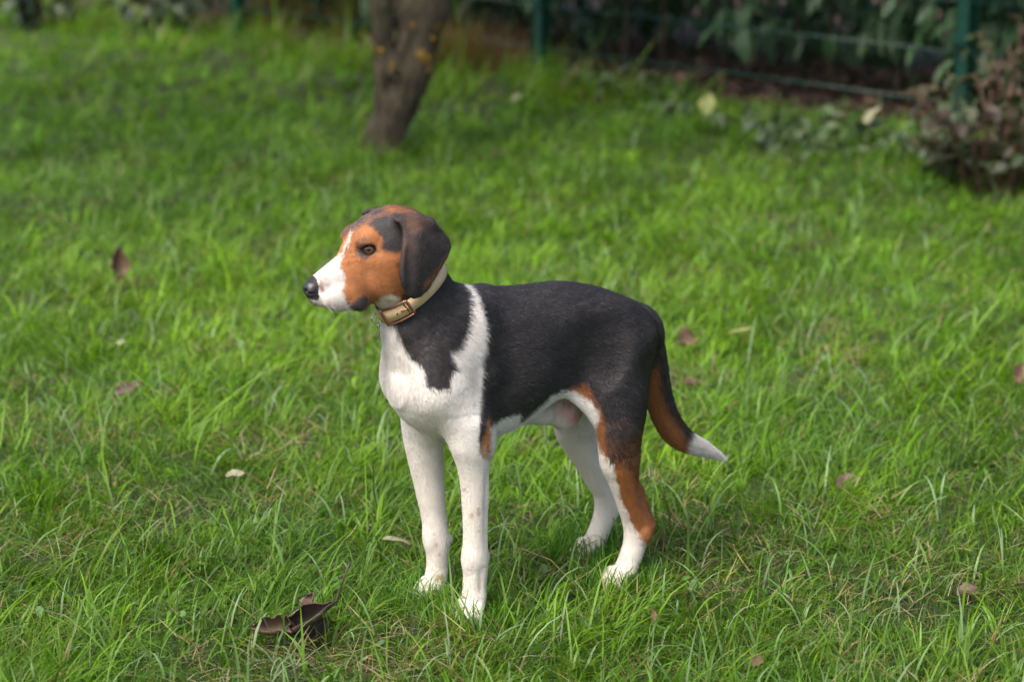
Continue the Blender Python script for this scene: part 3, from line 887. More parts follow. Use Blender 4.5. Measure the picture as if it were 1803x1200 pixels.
# little round leaves of clover and daisies among the blades
n = 2200
by = 3.2 + 5.0 * RNG.random(n)**1.2; bx = RNG.uniform(-1, 1, n) * (.215 * by + .5)
ok = wob(bx, by, .35, 61) + .5 * wob(bx, by, .12, 62) > .28
bx, by = bx[ok], by[ok]
wb_ = MB()
a8 = np.arange(8) * 2 * math.pi / 8
for x_, y_ in zip(bx, by):
    s_ = RNG.uniform(.005, .011); z_ = float(gz(x_, y_)) + RNG.uniform(.018, .042)
    ti = RNG.normal(0, .45, 2)
    px_, py_ = s_ * np.cos(a8), s_ * .8 * np.sin(a8)
    ro = RNG.uniform(0, 6.28)
    rx_, ry_ = px_ * math.cos(ro) - py_ * math.sin(ro), px_ * math.sin(ro) + py_ * math.cos(ro)
    V = np.stack([x_ + rx_, y_ + ry_, z_ + ti[0] * rx_ + ti[1] * ry_ + .15 * s_], 1)
    wb_.add(np.concatenate([V, [[x_, y_, z_]]]), None, [(k, (k+1) % 8, 8) for k in range(8)], np.array([(.085, .17, .035), (.06, .14, .03), (.10, .18, .07)])[RNG.integers(3)] * RNG.uniform(.7, 1.2))
lw = wb_.build('lawn_weeds', GRASS)
tag(lw, 'tiny round leaved clover and daisy plants mixed into the lawn', 'clover', kind='stuff')
print('grass blades', TOT, 'tris', sum(2 * len(x) for x in gm.Q) + sum(len(x) for x in gm.T))
# ---- dog objects
dog = empty('dog', tuple(DOG_O))
dog.rotation_euler = (0, 0, math.atan2(DFX[1], DFX[0]))
tag(dog, 'tricolour hound with black saddle, tan head and white chest standing in the grass', 'dog')
m = NT('coat'); m.col(m.attr('tint')); m.set(Roughness=.62); m.b.inputs['Specular IOR Level'].default_value = .25
COAT = m.m
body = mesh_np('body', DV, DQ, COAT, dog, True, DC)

# fur: one strand per point, lying along the coat
def hair_flow(P, N, tg):
    f = np.zeros_like(P)
    f[:] = (-1, 0, -.45)
    f[tg == NECK] = (-.75, 0, -.75)
    ch = np.isin(tg, (TORSO,)) & (P[:, 0] > .03)
    f[ch] = (-.25, 0, -1)
    leg = np.isin(tg, (LF, RF, LH, RH))
    f[leg] = (-.10, 0, -1)
    th = np.isin(tg, (LH, RH)) & (P[:, 2] > .27)
    f[th] = (-.75, 0, -.75)
    f[tg == GEN] = (.3, 0, -.8)
    t = tg == TAIL
    f[t] = np.where(P[t][:, 2:3] > .30, np.array([[-.25, 0, -1]]), np.array([[-.85, 0, -.5]]))
    h = tg == HEADT
    f[h] = (-1, 0, .12)
    up = h & (P[:, 2] > .70)
    f[up] = (-1, 0, .35)
    f[np.isin(tg, (EARL, EARR))] = (-.25, 0, -1)
    f -= N * np.einsum('ij,ij->i', f, N)[:, None]
    return f / (np.linalg.norm(f, axis=1)[:, None] + 1e-9)
def make_fur(n):
    q = DQ
    A = DV[q[:, 0]]; B = DV[q[:, 1]]; Cc = DV[q[:, 2]]; D = DV[q[:, 3]]
    area = np.linalg.norm(np.cross(Cc - A, D - B), axis=1) * .5
    r = np.random.default_rng(5)
    f = r.choice(len(q), n, p=area / area.sum())
    u, v = r.random(n), r.random(n)
    w = np.stack([(1-u)*(1-v), u*(1-v), u*v, (1-u)*v], 1)
    pick = lambda Z: sum(w[:, j:j+1] * Z[q[f, j]] for j in range(4))
    P, N, Cl = pick(DV), pick(DN), pick(DC)
    # each hair takes its colour a few hairs' breadths away, so that the markings interleave
    nb = np.zeros(len(DV), int); vs = q[f, r.integers(0, 4, n)]
    for step in range(5):
        qi = r.permutation(len(q)); sh = r.integers(1, 4)
        for j in range(4): nb[q[qi, j]] = q[qi, (j + sh) % 4]
        go = r.random(n) < np.where(np.isin(DT[vs], (LH, RH, TAIL)), .75, .40)
        vs = np.where(go, nb[vs], vs)
    Cl = DC[vs] * .85 + Cl * .15
    tip = (r.random(n) < .10) & (Cl[:, 0] > Cl[:, 2] * 3)
    Cl[tip] = Cl[tip] * .25
    fleck = (r.random(n) < MIXP[vs]) & (Cl.mean(1) < .13)
    Cl[fleck] = TAN * r.uniform(.35, .95, (fleck.sum(), 1))
    N /= np.linalg.norm(N, axis=1)[:, None] + 1e-9
    tg = DT[q[f, 0]]
    keep = ~((tg == HEADT) & (np.abs(hx[q[f, 0]] - .080) < .014) & (np.abs(DV[q[f, 0]][:, 2] - .698) < .010)) & ~((tg == HEADT) & (hx[q[f, 0]] > .166) & (DV[q[f, 0]][:, 2] > .617))
    P, N, Cl, tg = P[keep], N[keep], Cl[keep], tg[keep]
    n = len(P)
    L = np.full(n, .0090)
    L[tg == HEADT] = .0036
    L[np.isin(tg, (EARL, EARR))] = .0040
    L[np.isin(tg, (LF, RF))] = .0046
    lowleg = np.isin(tg, (LH, RH)) & (P[:, 2] < .25); L[lowleg] = .0046
    L[tg == TAIL] = .0165
    L[tg == NECK] = .0120
    L[(tg == TORSO) & (P[:, 0] > .0)] = .0085
    L *= r.uniform(.6, 1.2, n)
    fl = hair_flow(P, N, tg) + r.normal(0, .13, (n, 3))
    fl -= N * np.einsum('ij,ij->i', fl, N)[:, None]
    fl /= np.linalg.norm(fl, axis=1)[:, None] + 1e-9
    lift = (r.uniform(.04, .16, n) * (.45 + 1.3 * streak[q[f, 0]][keep]))[:, None]
    p0 = P - N * .0004
    p1 = P + (fl * .38 + N * lift * .75) * L[:, None] * .9
    p2 = P + (fl * .72 + N * lift * .95) * L[:, None]
    p3 = P + (fl * 1.0 + N * lift * .70) * L[:, None]
    pts = np.stack([p0, p1, p2, p3], 1).reshape(-1, 3).astype(np.float32)
    hc = bpy.data.hair_curves.new('fur')
    hc.add_curves([4] * n)
    hc.attributes['position'].data.foreach_set('vector', pts.ravel())
    ra = hc.attributes.new('radius', 'FLOAT', 'POINT')
    ra.data.foreach_set('value', np.tile(np.array([.00016, .00016, .00012, .00004], np.float32), n))
    ca = hc.attributes.new('tint', 'FLOAT_COLOR', 'CURVE')
    c = np.ones((n, 4), np.float32)
    lum = Cl.mean(1)
    jit = r.normal(1, np.where(lum < .1, .20, .10)).clip(.3, 2)
    c[:, :3] = Cl * jit[:, None]
    gr = (r.random(n) < .05) & (lum < .1)
    c[gr, :3] = c[gr, :3] * 3 + .02
    ca.data.foreach_set('color', c.ravel())
    m = NT('fur'); m.col(m.attr('tint')); m.set(Roughness=.36); m.b.inputs['Specular IOR Level'].default_value = .75
    hc.materials.append(m.m)
    o = bpy.data.objects.new('fur', hc)
    link(o, dog)
    o['kind'] = 'stuff'
    return o
if FUR_N: make_fur(FUR_N)

# nose
def small_field(lo, hi, h, fn):
    lo, hi = np.array(lo), np.array(hi)
    ax = [np.arange(lo[i], hi[i], h) for i in range(3)]
    F_ = fn(*np.meshgrid(*ax, indexing='ij'))
    V, Q = surface_nets(F_, lo, h)
    return relax(V, Q, 3), Q
def e_sdf(X, Y, Z, c, r):
    k0 = np.sqrt(((X-c[0])/r[0])**2 + ((Y-c[1])/r[1])**2 + ((Z-c[2])/r[2])**2)
    return (k0 - 1) * min(r)
def smin(a, b, k):
    h = np.clip(.5 + .5 * (b - a) / k, 0, 1)
    return b * (1 - h) + a * h - k * h * (1 - h)
def nose_fn(X, Y, Z):
    d = e_sdf(X, Y, Z, (0.1715, 0, .6335), (.0165, .0175, .0125))
    d = smin(d, e_sdf(X, Y, Z, (0.1790, 0, .6290), (.0105, .0130, .0115)), .006)
    for s in (1, -1):
        d = smin(d, e_sdf(X, Y, Z, (0.1765, .0115*s, .6265), (.0100, .0065, .0090)), .004)
    for s in (1, -1):
        for c, rr in (((0.1890, .0078*s, .6285), (.0060, .0032, .0042)), ((0.1825, .0150*s, .6255), (.0080, .0035, .0022))):
            d = np.maximum(d, -e_sdf(X, Y, Z, c, rr))
    d = np.maximum(d, -e_sdf(X, Y, Z, (0.1925, 0, .6215), (.004, .0009, .009)))
    return d
V, Q = small_field((.145, -.024, .608), (.200, .024, .652), .0009, nose_fn)
m = NT('nose_leather'); m.col(m.ramp(m.noise(900, 2), [(.3, (.012, .011, .014)), (.8, (.03, .027, .033))])).set(Roughness=.36)
m.bump(m.noise(1400, 2), .35, .0006)
mesh_np('nose', head2body(V), Q, m.m, dog)
# eyes: ball with iris and pupil, lids with an almond opening
def sphere_dir(c, r, gaze, fn_keep=None, nu=48, nv=32, warp=None):
    g = np.array(gaze, float); g /= np.linalg.norm(g)
    up = np.array([0, 0, 1.0]); sx = np.cross(up, g); sx /= np.linalg.norm(sx); sy = np.cross(g, sx)
    th = np.linspace(0.0005, math.pi * .62, nv); ph = np.arange(nu) * 2 * math.pi / nu
    T, Pp = np.meshgrid(th, ph, indexing='ij')
    a, b, e = np.sin(T) * np.cos(Pp), np.sin(T) * np.sin(Pp), np.cos(T)
    V = np.array(c) + r * (a[..., None] * sx + b[..., None] * sy + e[..., None] * g)
    q = [(i*nu + k, (i+1)*nu + k, (i+1)*nu + (k+1) % nu, i*nu + (k+1) % nu) for i in range(nv-1) for k in range(nu)]
    return V.reshape(-1, 3), np.array(q), a.ravel(), b.ravel(), T.ravel()
eye_m = NT('eye'); eye_m.col(eye_m.attr('tint')).set(Roughness=.08)
eye_m.b.inputs['Coat Weight'].default_value = .45; eye_m.b.inputs['Coat Roughness'].default_value = .03
lid_m = NT('eyelid'); lid_m.set(Base_Color=(.016, .013, .014, 1), Roughness=.45)
for s in (1, -1):
    c = np.array((.0790, .0330*s, .6975)); g = (.50, .84*s, .10)
    V, Q, a, b, T = sphere_dir(c, .0131, g)
    ang = np.degrees(T)
    ir = np.array([.25, .085, .016]) * (0.75 + .5 * np.abs(np.sin(np.arctan2(b, a) * 9)) * .5)[:, None]
    cc = np.where(ang[:, None] < 16.5, (.004, .004, .004), np.where(ang[:, None] < 30, ir, np.where(ang[:, None] < 35, (.02, .012, .008), (.09, .06, .045))))
    mesh_np('eye', head2body(V), Q, eye_m.m, dog, True, cc)
    nu, nv = 64, 44
    V, Q, a, b, T = sphere_dir(c, .0141, g, nu=nu, nv=nv)
    # almond opening: drop the faces inside it
    op = (np.abs(b + .02) < .52 * np.sqrt(np.clip(1 - (a / .80)**2, 0, 1)) * np.where(b > -.02, .80, 1.0)) & (T < 1.3)
    keep = ~op[Q].all(1)
    lid = mesh_np('eyelid', head2body(V), Q[keep], lid_m.m, dog)
    sm = lid.modifiers.new('thickness', 'SOLIDIFY'); sm.thickness = .0011; sm.offset = 0.3
# claws
m = NT('claw'); m.set(Base_Color=(.20, .16, .13, 1), Roughness=.4)
def claw(p, d, r=.0030, L=.012):
    d = np.array(d, float)
    path = [np.array(p) + d * t * L + np.array([0, 0, -.5 * L * t * t]) for t in np.linspace(0, 1, 5)]
    b = MB().tube(path, [r, r*.95, r*.8, r*.55, r*.15], 8)
    return b.build('claw', m.m, dog)
for p, d in CLAWS:
    claw(p, d)
# whiskers
m = NT('whisker'); m.set(Base_Color=(.75, .72, .68, 1), Roughness=.4)
wb = MB()
rr = np.random.default_rng(3)
for s in (1, -1):
    for k in range(6):
        p = np.array([rr.uniform(.130, .165), (.024 + rr.uniform(0, .008)) * s, rr.uniform(.603, .628)])
        d = np.array([rr.uniform(-.9, -.1), s * rr.uniform(.4, .9), rr.uniform(-.7, .1)]); d /= np.linalg.norm(d)
        L = rr.uniform(.022, .042)
        path = [p + d * L * t + np.array([0, 0, -.25 * L * t * t]) for t in np.linspace(0, 1, 5)]
        wb.tube(head2body(np.array(path)), [.00016, .00015, .00012, .00008, .00003], 4)
wh = wb.build('whiskers', m.m, dog); wh['kind'] = 'stuff'
# ---- collar, worn by the dog: strap > buckle, prong, ring, tag
K_C0 = np.array([.0926, .0408, .6062]); K_N = np.array([.5850, -.1108, .8034]); K_N /= np.linalg.norm(K_N)
kt = ((K_C0 - NCK_C) @ K_N) / (NCK_D @ K_N)
K_C0 = K_C0 + K_N * .0065
kt = ((K_C0 - NCK_C) @ K_N) / (NCK_D @ K_N)
K_C = NCK_C + kt * NCK_D + np.array([.006, 0, -.004])
K_C = K_C + K_N * ((K_C0 - K_C) @ K_N)
K_U = np.array([1.0, 0, 0]) - K_N * K_N[0]; K_U /= np.linalg.norm(K_U)      # towards the throat
K_V = np.cross(K_N, K_U)                                                     # towards the dog's left
NK = 180
def fld_at(P):
    q = (P - G0) / VOX
    i = np.clip(np.floor(q).astype(int), 0, np.array(GN) - 2); f = q - i
    o = 0
    for a in (0, 1):
        for b in (0, 1):
            for c in (0, 1):
                w = (f[:, 0] if a else 1 - f[:, 0]) * (f[:, 1] if b else 1 - f[:, 1]) * (f[:, 2] if c else 1 - f[:, 2])
                o = o + w * FLD[i[:, 0] + a, i[:, 1] + b, i[:, 2] + c]
    return o
k_ang = np.arange(NK) * 2 * math.pi / NK
k_rad = np.zeros((3, NK))
for j, off in enumerate((-.010, 0, .010)):
    for i, a in enumerate(k_ang):
        d = math.cos(a) * K_U + math.sin(a) * K_V
        rs = np.arange(.030, .095, .0008)
        v = fld_at(K_C + off * K_N + rs[:, None] * d)
        out = np.nonzero(v > 0)[0]
        k_rad[j, i] = rs[out[0]] if len(out) else .075
    k_rad[j] = np.minimum(k_rad[j], np.median(k_rad[j]) * 1.22)
    F_ = np.fft.rfft(k_rad[j]); F_[6:] = 0; k_rad[j] = np.fft.irfft(F_, NK)
def k_pt(a, w, lift=0.0):
    """point of the strap at angle a, w across the strap, lifted off the coat"""
    a = np.asarray(a, float)
    r = np.stack([np.interp(a % (2*math.pi), np.append(k_ang, 2*math.pi), np.append(k_rad[j], k_rad[j][0])) for j in range(3)])
    base = r.mean(0) * .6 + r.max(0) * .4
    tilt = (r[2] - r[0]) / .02
    rr_ = base + np.clip(tilt, -.7, .7) * np.asarray(w) * .8 + .0032 + lift
    return K_C + np.multiply.outer(np.cos(a) * rr_, K_U) + np.multiply.outer(np.sin(a) * rr_, K_V) + np.multiply.outer(np.asarray(w) + 0 * a, K_N)
def strap(a0, a1, w, th, lift, n, closed=False):
    aa = np.linspace(a0, a1, n, endpoint=not closed)
    prof = [(-w/2, 0), (-w/2 + .0006, th), (w/2 - .0006, th), (w/2, 0)]
    V = np.concatenate([k_pt(aa, np.full(n, p), lift + l) for p, l in prof])
    Q = []
    for i in range(n if closed else n - 1):
        i2 = (i + 1) % n
        for k in range(4):
            k2 = (k + 1) % 4
            Q.append((k*n + i, k2*n + i, k2*n + i2, k*n + i2))
    if not closed: Q += [(0, n, 2*n, 3*n), (n-1, 4*n-1, 3*n-1, 2*n-1)]
    return V, np.array(Q)
def ang_of(p):
    d = np.array(p) - K_C
    return math.atan2(d @ K_V, d @ K_U)
A_B = ang_of(np.array((.1292, .0347, .579)) + K_N * .0065)                       # middle of the buckle
R_B = float(np.interp(A_B % (2*math.pi), k_ang, k_rad[1])) + .006
lea = NT('collar_leather')
lea.col(lea.ramp(lea.noise(160, 5, .6), [(.25, (.60, .41, .22)), (.75, (.74, .535, .32))])).set(Roughness=.5)
lea.bump(lea.noise(900, 3), .25, .0006)
V, Q = strap(0, 2*math.pi, .0235, .0028, 0, NK, True)
sb = MB().add(V, Q)
arc = lambda s: A_B + s / R_B
V, Q = strap(arc(-.050), arc(.030), .0228, .0024, .0030, 40); sb.add(V, Q)
collar = sb.build('collar', lea.m, dog)
collar['label'] = 'beige leather collar with a copper buckle'
cop = NT('copper'); cop.col(cop.ramp(cop.noise(300, 3), [(.3, (.30, .15, .10)), (.7, (.48, .27, .19))])).set(Metallic=.9, Roughness=.34)
bk = MB()
hw, hl, lf = .0152, .0275, .0066
def bar(pts, r=.0020): bk.tube(np.array([k_pt(a, w, l) for a, w, l in pts]), r, 8)
for w in (hw, -hw):
    bar([(arc(s), w, lf - .0008) for s in np.linspace(-hl, hl, 14)], .0021)
for s in (-hl, hl):
    bar([(arc(s), w, lf) for w in np.linspace(-hw - .001, hw + .001, 8)], .0025 if s > 0 else .0030)
bar([(arc(hl - .0065), w, lf - .001) for w in np.linspace(-hw, hw, 8)], .0016)
bk.build('buckle', cop.m, collar)
pr = MB(); pr.tube(np.array([k_pt(arc(s), .001, l) for s, l in ((hl - .004, .0072), (hl - .010, .0085), (hl - .016, .0074), (hl - .0175, .0058))]), .0013, 8)
pr.build('prong', cop.m, collar)
dk = NT('hole_dark'); dk.set(Base_Color=(.03, .022, .016, 1), Roughness=.8)
def disc(a, w, r, name, lift):
    t = np.arange(16) * 2 * math.pi / 16
    c = k_pt(a, w, lift)
    V = np.concatenate([np.array([k_pt(a + math.cos(x) * r / R_B, w + math.sin(x) * r, lift) for x in t]), [c], np.array([k_pt(a + math.cos(x) * r / R_B, w + math.sin(x) * r, lift - .002) for x in t])])
    T = [(i, (i+1) % 16, 16) for i in range(16)]
    Q = [(i, 17 + i, 17 + (i+1) % 16, (i+1) % 16) for i in range(16)]
    return MB().add(V, Q, T).build(name, dk.m, collar)
disc(arc(.0005), -.001, .0019, 'hole', .00565)
sil = NT('steel'); sil.set(Base_Color=(.62, .62, .64, 1), Metallic=1.0, Roughness=.22)
def ring(c, u, v, r, th, name, mat, arcf=1.0):
    t = np.linspace(0, 2*math.pi*arcf, 28)
    path = np.array(c) + r * (np.cos(t)[:, None] * np.array(u) + np.sin(t)[:, None] * np.array(v))
    return MB().tube(path, th, 8).build(name, mat, collar)
A_R = arc(-.047)
pc = k_pt(A_R, 0, .004)
rad_d = pc - K_C; rad_d /= np.linalg.norm(rad_d)
tan_d = np.cross(K_N, rad_d)
ring(pc + rad_d * .006, rad_d, K_N, .0088, .0013, 'collar_ring', sil.m)
pd = pc + rad_d * .0085 - K_N * .0085 + np.array([0, 0, -.004])
ring(pd, np.array([0, 0, 1.0]), np.array([.5, .86, 0]), .0072, .0010, 'split_ring', sil.m)
tagm = NT('tag_enamel'); tagm.set(Base_Color=(.30, .26, .48, 1), Roughness=.25, Metallic=.6)
pt = pd + np.array([.002, -.001, -.0185])
t = np.arange(20) * 2 * math.pi / 20
hx_ = .0085 * np.sin(t)**3; hz_ = .0085 * (13*np.cos(t) - 5*np.cos(2*t) - 2*np.cos(3*t) - np.cos(4*t)) / 16
side = np.array([.45, .89, 0]); nrm = np.array([.89, -.45, 0])
V = np.concatenate([pt + hx_[:, None]*side + hz_[:, None]*np.array([0, 0, 1.0]) + nrm*o for o in (-.0008, .0008)] + [[pt - nrm*.0008], [pt + nrm*.0008]])
Q = [(i, (i+1) % 20, 20 + (i+1) % 20, 20 + i) for i in range(20)]
T = [((i+1) % 20, i, 40) for i in range(20)] + [(20 + i, 20 + (i+1) % 20, 41) for i in range(20)]
MB().add(V, Q, T).build('name_tag', tagm.m, collar)
# ------------------------------------------------------------------ leaves in general
def leaf_grid(L, W, nu=9, nv=5, curl=0.0, cup=0.0, wave=0.0, fold=0.0, seed=0, jag=0.0, shape=1.0):
    """a leaf along +x with its stalk end at the origin; curl bends its length, cup its width"""
    r = np.random.default_rng(seed)
    u = np.linspace(0, 1, nu); v = np.linspace(-1, 1, nv)
    Wd = W * .5 * np.sin(np.pi * u**(.75 * shape))**.8 * (1 + jag * r.normal(0, 1, nu)) + .0005
    P = np.zeros((nu, nv, 3))
    ang = curl * u
    x = np.concatenate([[0], np.cumsum(np.cos(ang[:-1]) * L / (nu - 1))]); z = np.concatenate([[0], np.cumsum(np.sin(ang[:-1]) * L / (nu - 1))])
    ph = r.uniform(0, 6.28)
    for j, vv in enumerate(v):
        a = cup * abs(vv)
        P[:, j, 1] = vv * Wd * math.cos(a * .8)
        lift = Wd * abs(vv) * math.sin(a) + fold * abs(vv) * Wd + wave * W * np.sin(u * 9 + ph + vv * 2) * abs(vv)
        P[:, j, 0] = x - np.sin(ang) * lift
        P[:, j, 2] = z + np.cos(ang) * lift
    Q = [(i*nv + j, (i+1)*nv + j, (i+1)*nv + j+1, i*nv + j+1) for i in range(nu-1) for j in range(nv-1)]
    return P.reshape(-1, 3), np.array(Q)
def leaf_mat(name, cols, rough=.5, trans=.25, vein=0.0):
    m = NT(name)
    oi = m.new('ShaderNodeObjectInfo').outputs['Random']
    rampc = m.ramp(oi, [(i / max(1, len(cols) - 1), c) for i, c in enumerate(cols)])
    nz = m.ramp(m.noise(45, 5, .6), [(.3, (.62, .60, .58)), (.72, (1.25, 1.25, 1.2))])
    c = m.mix(1.0, rampc, nz, 'MULTIPLY')
    m.col(c).set(Roughness=rough)
    if trans:
        tr = m.new('ShaderNodeBsdfTranslucent'); m.l.new(c, tr.inputs['Color'])
        mx = m.new('ShaderNodeMixShader'); mx.inputs[0].default_value = trans
        m.l.new(m.b.outputs[0], mx.inputs[1]); m.l.new(tr.outputs[0], mx.inputs[2])
        m.l.new(mx.outputs[0], m.out.inputs['Surface'])
    m.bump(m.noise(120, 4), .4, .002)
    return m.m
def at_px(u, v, z):
    """the point at height z that one sees at pixel u, v of the photograph's frame (used for the spots things lie on)"""
    x = (u - PW / 2) / F_PX; y = (PH / 2 - v) / F_PX
    d = np.array([x, CP + y * SP, -SP + y * CP])
    p = np.array([0, 0, CAM_H]) + d * ((z - CAM_H) / d[2])
    return p
def on_ground(u, v):
    z = 0.0
    for _ in range(12):
        p = at_px(u, v, z); z = float(gz(p[0], p[1]))
    return p

# ------------------------------------------------------------------ tree
tree = empty('tree', (-.518, 9.52, float(gz(-.518, 9.52))))
tag(tree, 'gnarled forked tree trunk with yellow lichen leaning over the lawn', 'tree')
def cap(X, Y, Z, a, b, ra, rb):
    a, b = np.array(a), np.array(b); e = b - a
    t = np.clip(((X-a[0])*e[0] + (Y-a[1])*e[1] + (Z-a[2])*e[2]) / (e @ e), 0, 1)
    return np.sqrt((X-a[0]-t*e[0])**2 + (Y-a[1]-t*e[1])**2 + (Z-a[2]-t*e[2])**2) - (ra + (rb - ra) * t)
def trunk_fn(X, Y, Z):
    d = cap(X, Y, Z, (.000, 0, -.06), (.025, 0, .11), .086, .072)
    d = smin(d, cap(X, Y, Z, (-.045, -.03, -.04), (-.018, -.015, .085), .060, .042), .03)
    d = smin(d, cap(X, Y, Z, (.060, -.03, -.05), (.02, 0, .08), .045, .03), .03)
    d = smin(d, cap(X, Y, Z, (.025, 0, .11), (.068, .005, .22), .074, .082), .03)
    d = smin(d, cap(X, Y, Z, (.068, .005, .22), (.115, .015, .33), .082, .084), .03)
    d = smin(d, cap(X, Y, Z, (.115, .015, .33), (.168, .03, .57), .084, .090), .03)
    d = smin(d, cap(X, Y, Z, (.168, .03, .57), (.23, .04, .90), .090, .094), .05)
    d = smin(d, cap(X, Y, Z, (.23, .04, .90), (.37, .05, 1.35), .094, .070), .06)
    e = cap(X, Y, Z, (.018, -.01, .13), (.020, -.02, .34), .052, .042)
    e = smin(e, cap(X, Y, Z, (.020, -.02, .34), (.004, -.03, .60), .042, .043), .03)
    e = smin(e, cap(X, Y, Z, (.004, -.03, .60), (-.14, -.06, 1.35), .043, .028), .03)
    d = smin(d, e, .010)
    d = smin(d, cap(X, Y, Z, (.055, -.085, .335), (.06, -.105, .36), .016, .010), .012)
    bump = .006 * np.sin(X*55 + 4*np.sin(Z*9)) * np.sin(Y*60 + 2) + .004 * np.sin(Z*34 + 5*np.sin(X*30)) + .003*np.sin(X*140+Z*30)*np.sin(Y*150)
    return d + bump
V, Q = small_field((-.26, -.20, -.08), (.42, .20, 1.38), .011, trunk_fn)
bk_m = NT('bark')
tc = bk_m.new('ShaderNodeTexCoord').outputs['Object']
mp = bk_m.new('ShaderNodeMapping'); mp.inputs['Scale'].default_value = (1, 1, .28); bk_m.l.new(tc, mp.inputs['Vector'])
b0 = bk_m.ramp(bk_m.noise(42, 8, .65, mp.outputs[0]), [(.28, (.020, .015, .010)), (.52, (.080, .060, .036)), (.78, (.16, .125, .08))])
b1 = bk_m.mix(bk_m.ramp(bk_m.noise(9, 4), [(.52, (0, 0, 0)), (.68, (.75, .75, .75))]), b0, (.075, .080, .030))
bk_m.col(b1).set(Roughness=.92); bk_m.bump(bk_m.noise(55, 8, .7, mp.outputs[0]), 1.0, .03)
trunk = mesh_np('trunk', V, Q, bk_m.m, tree)
# lichen rosettes on the bark
lm = NT('lichen'); lm.col(lm.ramp(lm.noise(160, 4), [(.3, (.18, .105, .012)), (.75, (.40, .24, .025))])).set(Roughness=.9)
def trunk_surface(p, d):
    p = np.array(p, float); d = np.array(d, float); d /= np.linalg.norm(d)
    for t in np.arange(0, .5, .003):
        q = p + d * t
        if trunk_fn(*q) < 0: return q
    return None
rl = np.random.default_rng(4)
for (lx, lz, rr_, k) in ((.182, .39, .026, 9), (.160, .405, .016, 5), (.002, .42, .018, 6), (.238, .51, .016, 6), (.05, .37, .010, 3), (.19, .345, .010, 3), (.205, .47, .012, 4), (.13, .52, .010, 3)):
    lb = MB()
    for _ in range(k * 3):
        q = trunk_surface((lx + rl.normal(0, rr_ * .55), -.35, lz + rl.normal(0, rr_ * .55)), (0, 1, 0)) if rl.random() < .75 else None
        if q is None: continue
        s_ = rl.uniform(.003, .0075)
        a = np.arange(7) * 2 * math.pi / 7
        ringv = np.stack([q[0] + s_ * np.cos(a) * rl.uniform(.7, 1.2, 7), np.full(7, q[1] - .003), q[2] + s_ * np.sin(a) * rl.uniform(.7, 1.2, 7)], 1)
        rim = ringv + np.array([0, .006, 0])
        T = [(i, (i+1) % 7, 14) for i in range(7)]
        Qs = [(i, 7 + i, 7 + (i+1) % 7, (i+1) % 7) for i in range(7)]
        lb.add(np.concatenate([ringv, rim, [[q[0], q[1] - .007, q[2]]]]), Qs, T)
    if lb.n: lb.build('lichen', lm.m, trunk)['kind'] = 'stuff'
tw = MB(); tw.tube([(-.005, -.05, .375), (.03, -.10, .345), (.065, -.13, .325), (.085, -.15, .318)], [.006, .005, .004, .003], 7)
tw.build('twig', bk_m.m, trunk)
# limbs above the frame, and an unseen leaf mass added to shade the lawn
rt = np.random.default_rng(9)
lb = MB()
tips = []
def limb(p, d, L, r0, depth):
    path = [np.array(p)]
    d = np.array(d, float)
    for k in range(6):
        d = d + rt.normal(0, .13, 3) + np.array([0, 0, .04]); d /= np.linalg.norm(d)
        path.append(path[-1] + d * L / 6)
    rad = np.linspace(r0, r0 * .45, 7)
    lb.tube(path, rad, 8 if depth < 2 else 5)
    if depth == 3:
        tips.append(path[-1]); tips.append(path[3]); return
    for k in range(3 if depth else 4):
        q = path[3 + k % 4]
        nd = d + rt.normal(0, .65, 3); nd[2] = abs(nd[2]) * .7 + .15; nd /= np.linalg.norm(nd)
        limb(q, nd, L * .68, r0 * .5, depth + 1)
limb((.36, .048, 1.30), (-.25, .25, 1), 2.3, .062, 0)
limb((.36, .048, 1.30), (.55, .35, .8), 1.8, .045, 1)
limb((-.155, -.058, 1.31), (-.8, .2, .8), 2.0, .030, 1)
lb.build('limb', bk_m.m, tree)
shade_crown_m = leaf_mat('shade_crown_leaf', [(.05, .085, .018), (.09, .11, .02), (.13, .10, .02)], .5, .3)
cb = MB()
lv, lq = leaf_grid(.120, .075, 4, 3, .5, .4)
cen = np.array([-1.6, -.4, 3.2])  # set left and forward of the trunk so its shade falls there
for k in range(5000):
    q = rt.normal(0, 1, 3); q /= np.linalg.norm(q); q *= rt.random()**.4
    tpt = cen + q * np.array([3.1, 2.5, 1.1])
    if math.sin(tpt[0]*2.1 + 1) + math.sin(tpt[1]*2.6) + math.sin(tpt[2]*3 + tpt[0]) < -1.2: continue
    for _ in range(1):
        R = np.array(Quaternion((rt.normal(), rt.normal(), rt.normal(), rt.normal())).normalized().to_matrix())
        cb.add(lv @ R.T + tpt + rt.normal(0, .05, 3), lq)
cr = cb.build('shade_crown', shade_crown_m, tree)
cr['kind'] = 'stuff'

